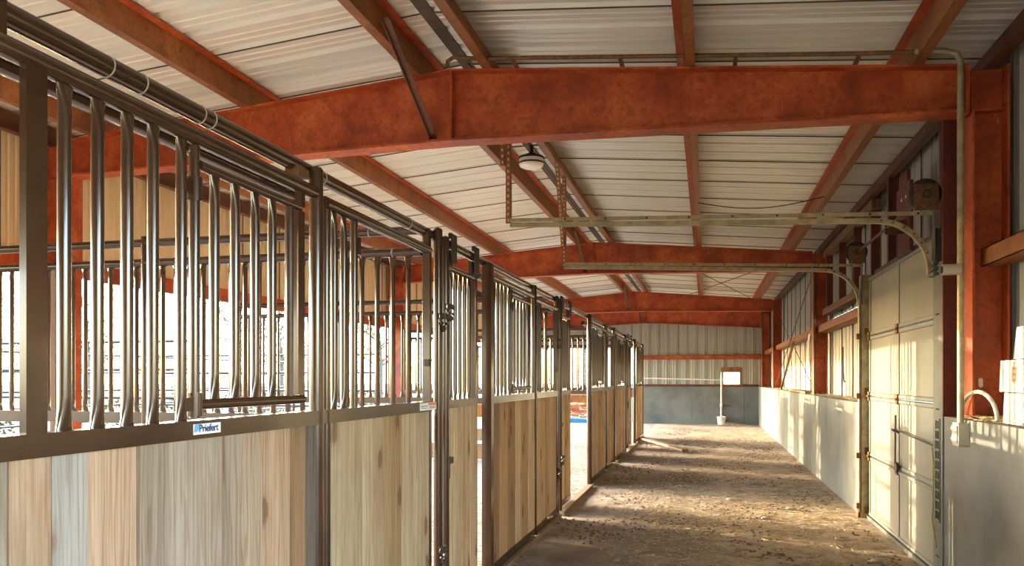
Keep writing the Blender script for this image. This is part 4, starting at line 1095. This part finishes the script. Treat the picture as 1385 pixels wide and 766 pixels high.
for i, (xx, yy, lb) in enumerate(spots):
    m = MB(); n = 8; r0 = random.uniform(0.03, 0.055)
    rings = [(0.5, 0.0), (1.0, 0.35), (0.85, 0.8), (0.3, 1.0)]
    for rr, zz in rings:
        for k in range(n):
            a = 2*PI*k/n; j = random.uniform(0.82, 1.15)
            m.v.append(Vector((xx + r0*1.3*rr*j*math.cos(a), yy + r0*rr*j*math.sin(a), zfloor(xx, yy) - 0.006 + zz*r0*(0.7 if i < 6 else 0.3))))
    for q in range(3):
        for k in range(n): m.f.append((q*n+k, q*n+(k+1) % n, (q+1)*n+(k+1) % n, (q+1)*n+k))
    m.f.append(tuple(range(3*n, 4*n))); m.f.append(tuple(range(n))[::-1])
    tag(obj('floor_stone', m, 'stone' if i < 6 else 'white_board', None, True), lb, 'stone', 'stones on the aisle floor')

# ------------------------------------------------------------------ outdoors
def corral(p, q, n, lab, rails_z=(0.35, 0.65, 0.95, 1.25, 1.6, 1.95)):
    p = Vector((*p, 0)); q = Vector((*q, 0)); root = thing('corral_panel', (p+q)/2, lab, 'fence', 'corral panels outside')
    for z in rails_z: obj('rail', MB().tube([p+Vector((0,0,z)), q+Vector((0,0,z))], 0.022, 8), 'brown_steel', root, True)
    for k in range(n+1):
        c = p + (q-p)*(k/n); obj('upright', MB().tube([c+Vector((0,0,-0.06)), c+Vector((0,0,rails_z[-1]+0.02))], 0.026, 8), 'brown_steel', root, True)
corral((-6.1, 8.52), (-11.5, 8.52), 3, 'outdoor corral panel running out from the second bar partition')
corral((-6.1, 14.2), (-11.5, 14.2), 3, 'outdoor corral panel running out from the third bar partition')
corral((-11.7, 5.0), (-11.7, 14.0), 4, 'outdoor corral panel along the end of the nearer runs')
corral((-11.7, 14.4), (-11.7, 24.0), 4, 'outdoor corral panel along the end of the farther runs')

def make_tree(x, y, h, lab, leaves=900, spread=2.2, bare=False):
    root = thing('tree', (x, y, -0.05), lab, 'tree', 'trees beyond the barn')
    tm = MB(); rnd = random.Random(int(x*13+y*7))
    tm.tube([(x, y, -0.1), (x+0.1, y, h*0.3), (x+rnd.uniform(-.3,.3), y+rnd.uniform(-.3,.3), h*0.65), (x+rnd.uniform(-.4,.4), y+rnd.uniform(-.4,.4), h*0.95)], [h*0.028, h*0.021, h*0.013, h*0.004], 8)
    tips = []
    for k in range(16):
        z = h*rnd.uniform(0.25, 0.85); a = rnd.uniform(0, 2*PI); L = spread*rnd.uniform(0.5, 1.0)*(1.1-z/h*0.5)
        p0 = Vector((x, y, z)); p1 = p0 + Vector((math.cos(a)*L*0.5, math.sin(a)*L*0.5, L*0.35)); p2 = p0 + Vector((math.cos(a)*L, math.sin(a)*L, L*0.6))
        tm.tube([p0, p1, p2], [h*0.009, h*0.006, h*0.002], 5); tips += [p1, p2, (p1+p2)/2]
    obj('trunk', tm, 'bark', root, True)
    if leaves:
        lm = MB()
        for k in range(leaves):
            c = rnd.choice(tips) + Vector((rnd.gauss(0,.35), rnd.gauss(0,.35), rnd.gauss(0,.35)))*spread*0.35
            s_ = rnd.uniform(0.06, 0.14)
            a = Vector((rnd.gauss(0,1), rnd.gauss(0,1), rnd.gauss(0,1))).normalized()*s_; b = a.cross(Vector((rnd.gauss(0,1), rnd.gauss(0,1), rnd.gauss(0,1)))).normalized()*s_*0.6
            lm.add([c-a, c+b, c+a, c-b], [(0,1,2,3)])
        lf = obj('foliage', lm, 'leaves', root); lf['kind'] = 'stuff'
make_tree(-30, 48, 8.5, 'leafy autumn tree beyond the far runs', 1400, 3.2)
make_tree(-24, 56, 9.0, 'broad leafy tree behind the far stalls', 1500, 3.4)
make_tree(-38, 66, 10, 'tall leafy tree on the horizon', 1500, 3.6)
make_tree(-18, 60, 8, 'leafy tree straight behind the stall row', 1400, 3.2)
make_tree(-27, 24, 6.5, 'thin bare tree past the corral', 0, 2.4)
make_tree(-34, 38, 7.0, 'thin nearly bare tree among the background', 120, 2.6)
make_tree(2.5, 45, 8, 'pale tree glimpsed through the end wall window', 900, 3.0)

def shrub(x, y, h, lab):
    root = thing('shrub', (x, y, -0.06), lab, 'shrub', 'shrubs outside the runs'); rnd = random.Random(int(x*31+y*17))
    sm_ = MB()
    for k in range(7):
        a = rnd.uniform(0, 2*PI); sm_.tube([(x, y, -0.08), (x+0.35*h*math.cos(a), y+0.35*h*math.sin(a), h*0.5), (x+0.55*h*math.cos(a), y+0.55*h*math.sin(a), h*0.9)], [0.02, 0.014, 0.005], 5)
    obj('stem', sm_, 'bark', root)
    lm = MB()
    for k in range(650):
        a = rnd.uniform(0, 2*PI); r_ = 0.75*h*math.sqrt(rnd.random()); z = h*rnd.uniform(0.08, 1.0)*(1-0.35*(r_/(0.75*h))**2)
        c = Vector((x+r_*math.cos(a), y+r_*math.sin(a), z)); s_ = rnd.uniform(0.03, 0.07)
        u = Vector((rnd.gauss(0,1), rnd.gauss(0,1), rnd.gauss(0,1))).normalized()*s_; b = u.cross(Vector((rnd.gauss(0,1), rnd.gauss(0,1), rnd.gauss(0,1)))).normalized()*s_*0.6
        lm.add([c-u, c+b, c+u, c-b], [(0,1,2,3)])
    lf = obj('foliage', lm, 'leaves', root); lf['kind'] = 'stuff'
for x_, y_, h_, lb in ((-13.5, 16.5, 1.1, 'low shrub just outside the farther run'), (-15.0, 19.5, 1.3, 'taller shrub outside the farther run'), (-14.2, 24.0, 1.2, 'shrub at the far corner of the runs'), (-13.8, 12.5, 0.9, 'small shrub outside the nearer run'), (-12.8, 29.0, 1.2, 'shrub beyond the far end of the corral'), (-17.5, 28.0, 1.4, 'large shrub well behind the corral')):
    shrub(x_, y_, h_, lb)
_rt = random.Random(11)
_kinds = ['round leafy tree', 'slim leafy tree', 'wide leafy tree', 'ragged leafy tree']
_where = ['far behind the corral, at the start of the tree line', 'in the tree line, next to the start', 'in the tree line past the corral corner', 'in the tree line beside a slim one',
          'in the middle of the tree line', 'in the tree line just after its middle', 'in the far part of the tree line', 'near the end of the tree line', 'at the end of the tree line', 'past the end of the tree line']
for k in range(10):
    make_tree(-62 + k*3.2 + _rt.uniform(-1, 1), 52 + k*6.5, _rt.uniform(4.2, 5.6), _kinds[k % 4] + ' ' + _where[k], 700, 2.8)

# lumber and brick pile outside, glimpsed through the open doorway
pl = thing('lumber_pile', (-4.4, 27.6, 0), 'heap of orange bricks and lumber outside past the open doorway', 'pile')
rnd = random.Random(3)
for k in range(46):
    xx = rnd.uniform(-5.4, -3.5); yy = rnd.uniform(27.2, 28.4); zz = rnd.uniform(0.03, 0.75); a = rnd.uniform(-0.7, 0.7)
    L = rnd.uniform(0.2, 0.7)
    obj('timber_offcut', MB().bar((xx-L/2*math.cos(a), yy-L/2*math.sin(a), zz), (xx+L/2*math.cos(a), yy+L/2*math.sin(a), zz+rnd.uniform(-.06,.1)), rnd.uniform(0.06, 0.16), rnd.uniform(0.04, 0.1)), rnd.choice(['brick_red', 'wood', 'brick_red', 'stone']), pl, color=(0.6,0.35,0.16))
tag(obj('blue_tarp', MB().prism([(-5.4, 0.0), (-5.2, 0.10), (-4.6, 0.13), (-3.9, 0.10), (-3.4, 0.02), (-3.4, -0.05), (-5.4, -0.05)], lambda p: (p[0], 26.75, p[1]), lambda p: (p[0], 27.0, p[1]*1.2)), 'tarp', None), 'blue tarp edge in front of the outdoor lumber heap', 'tarp')
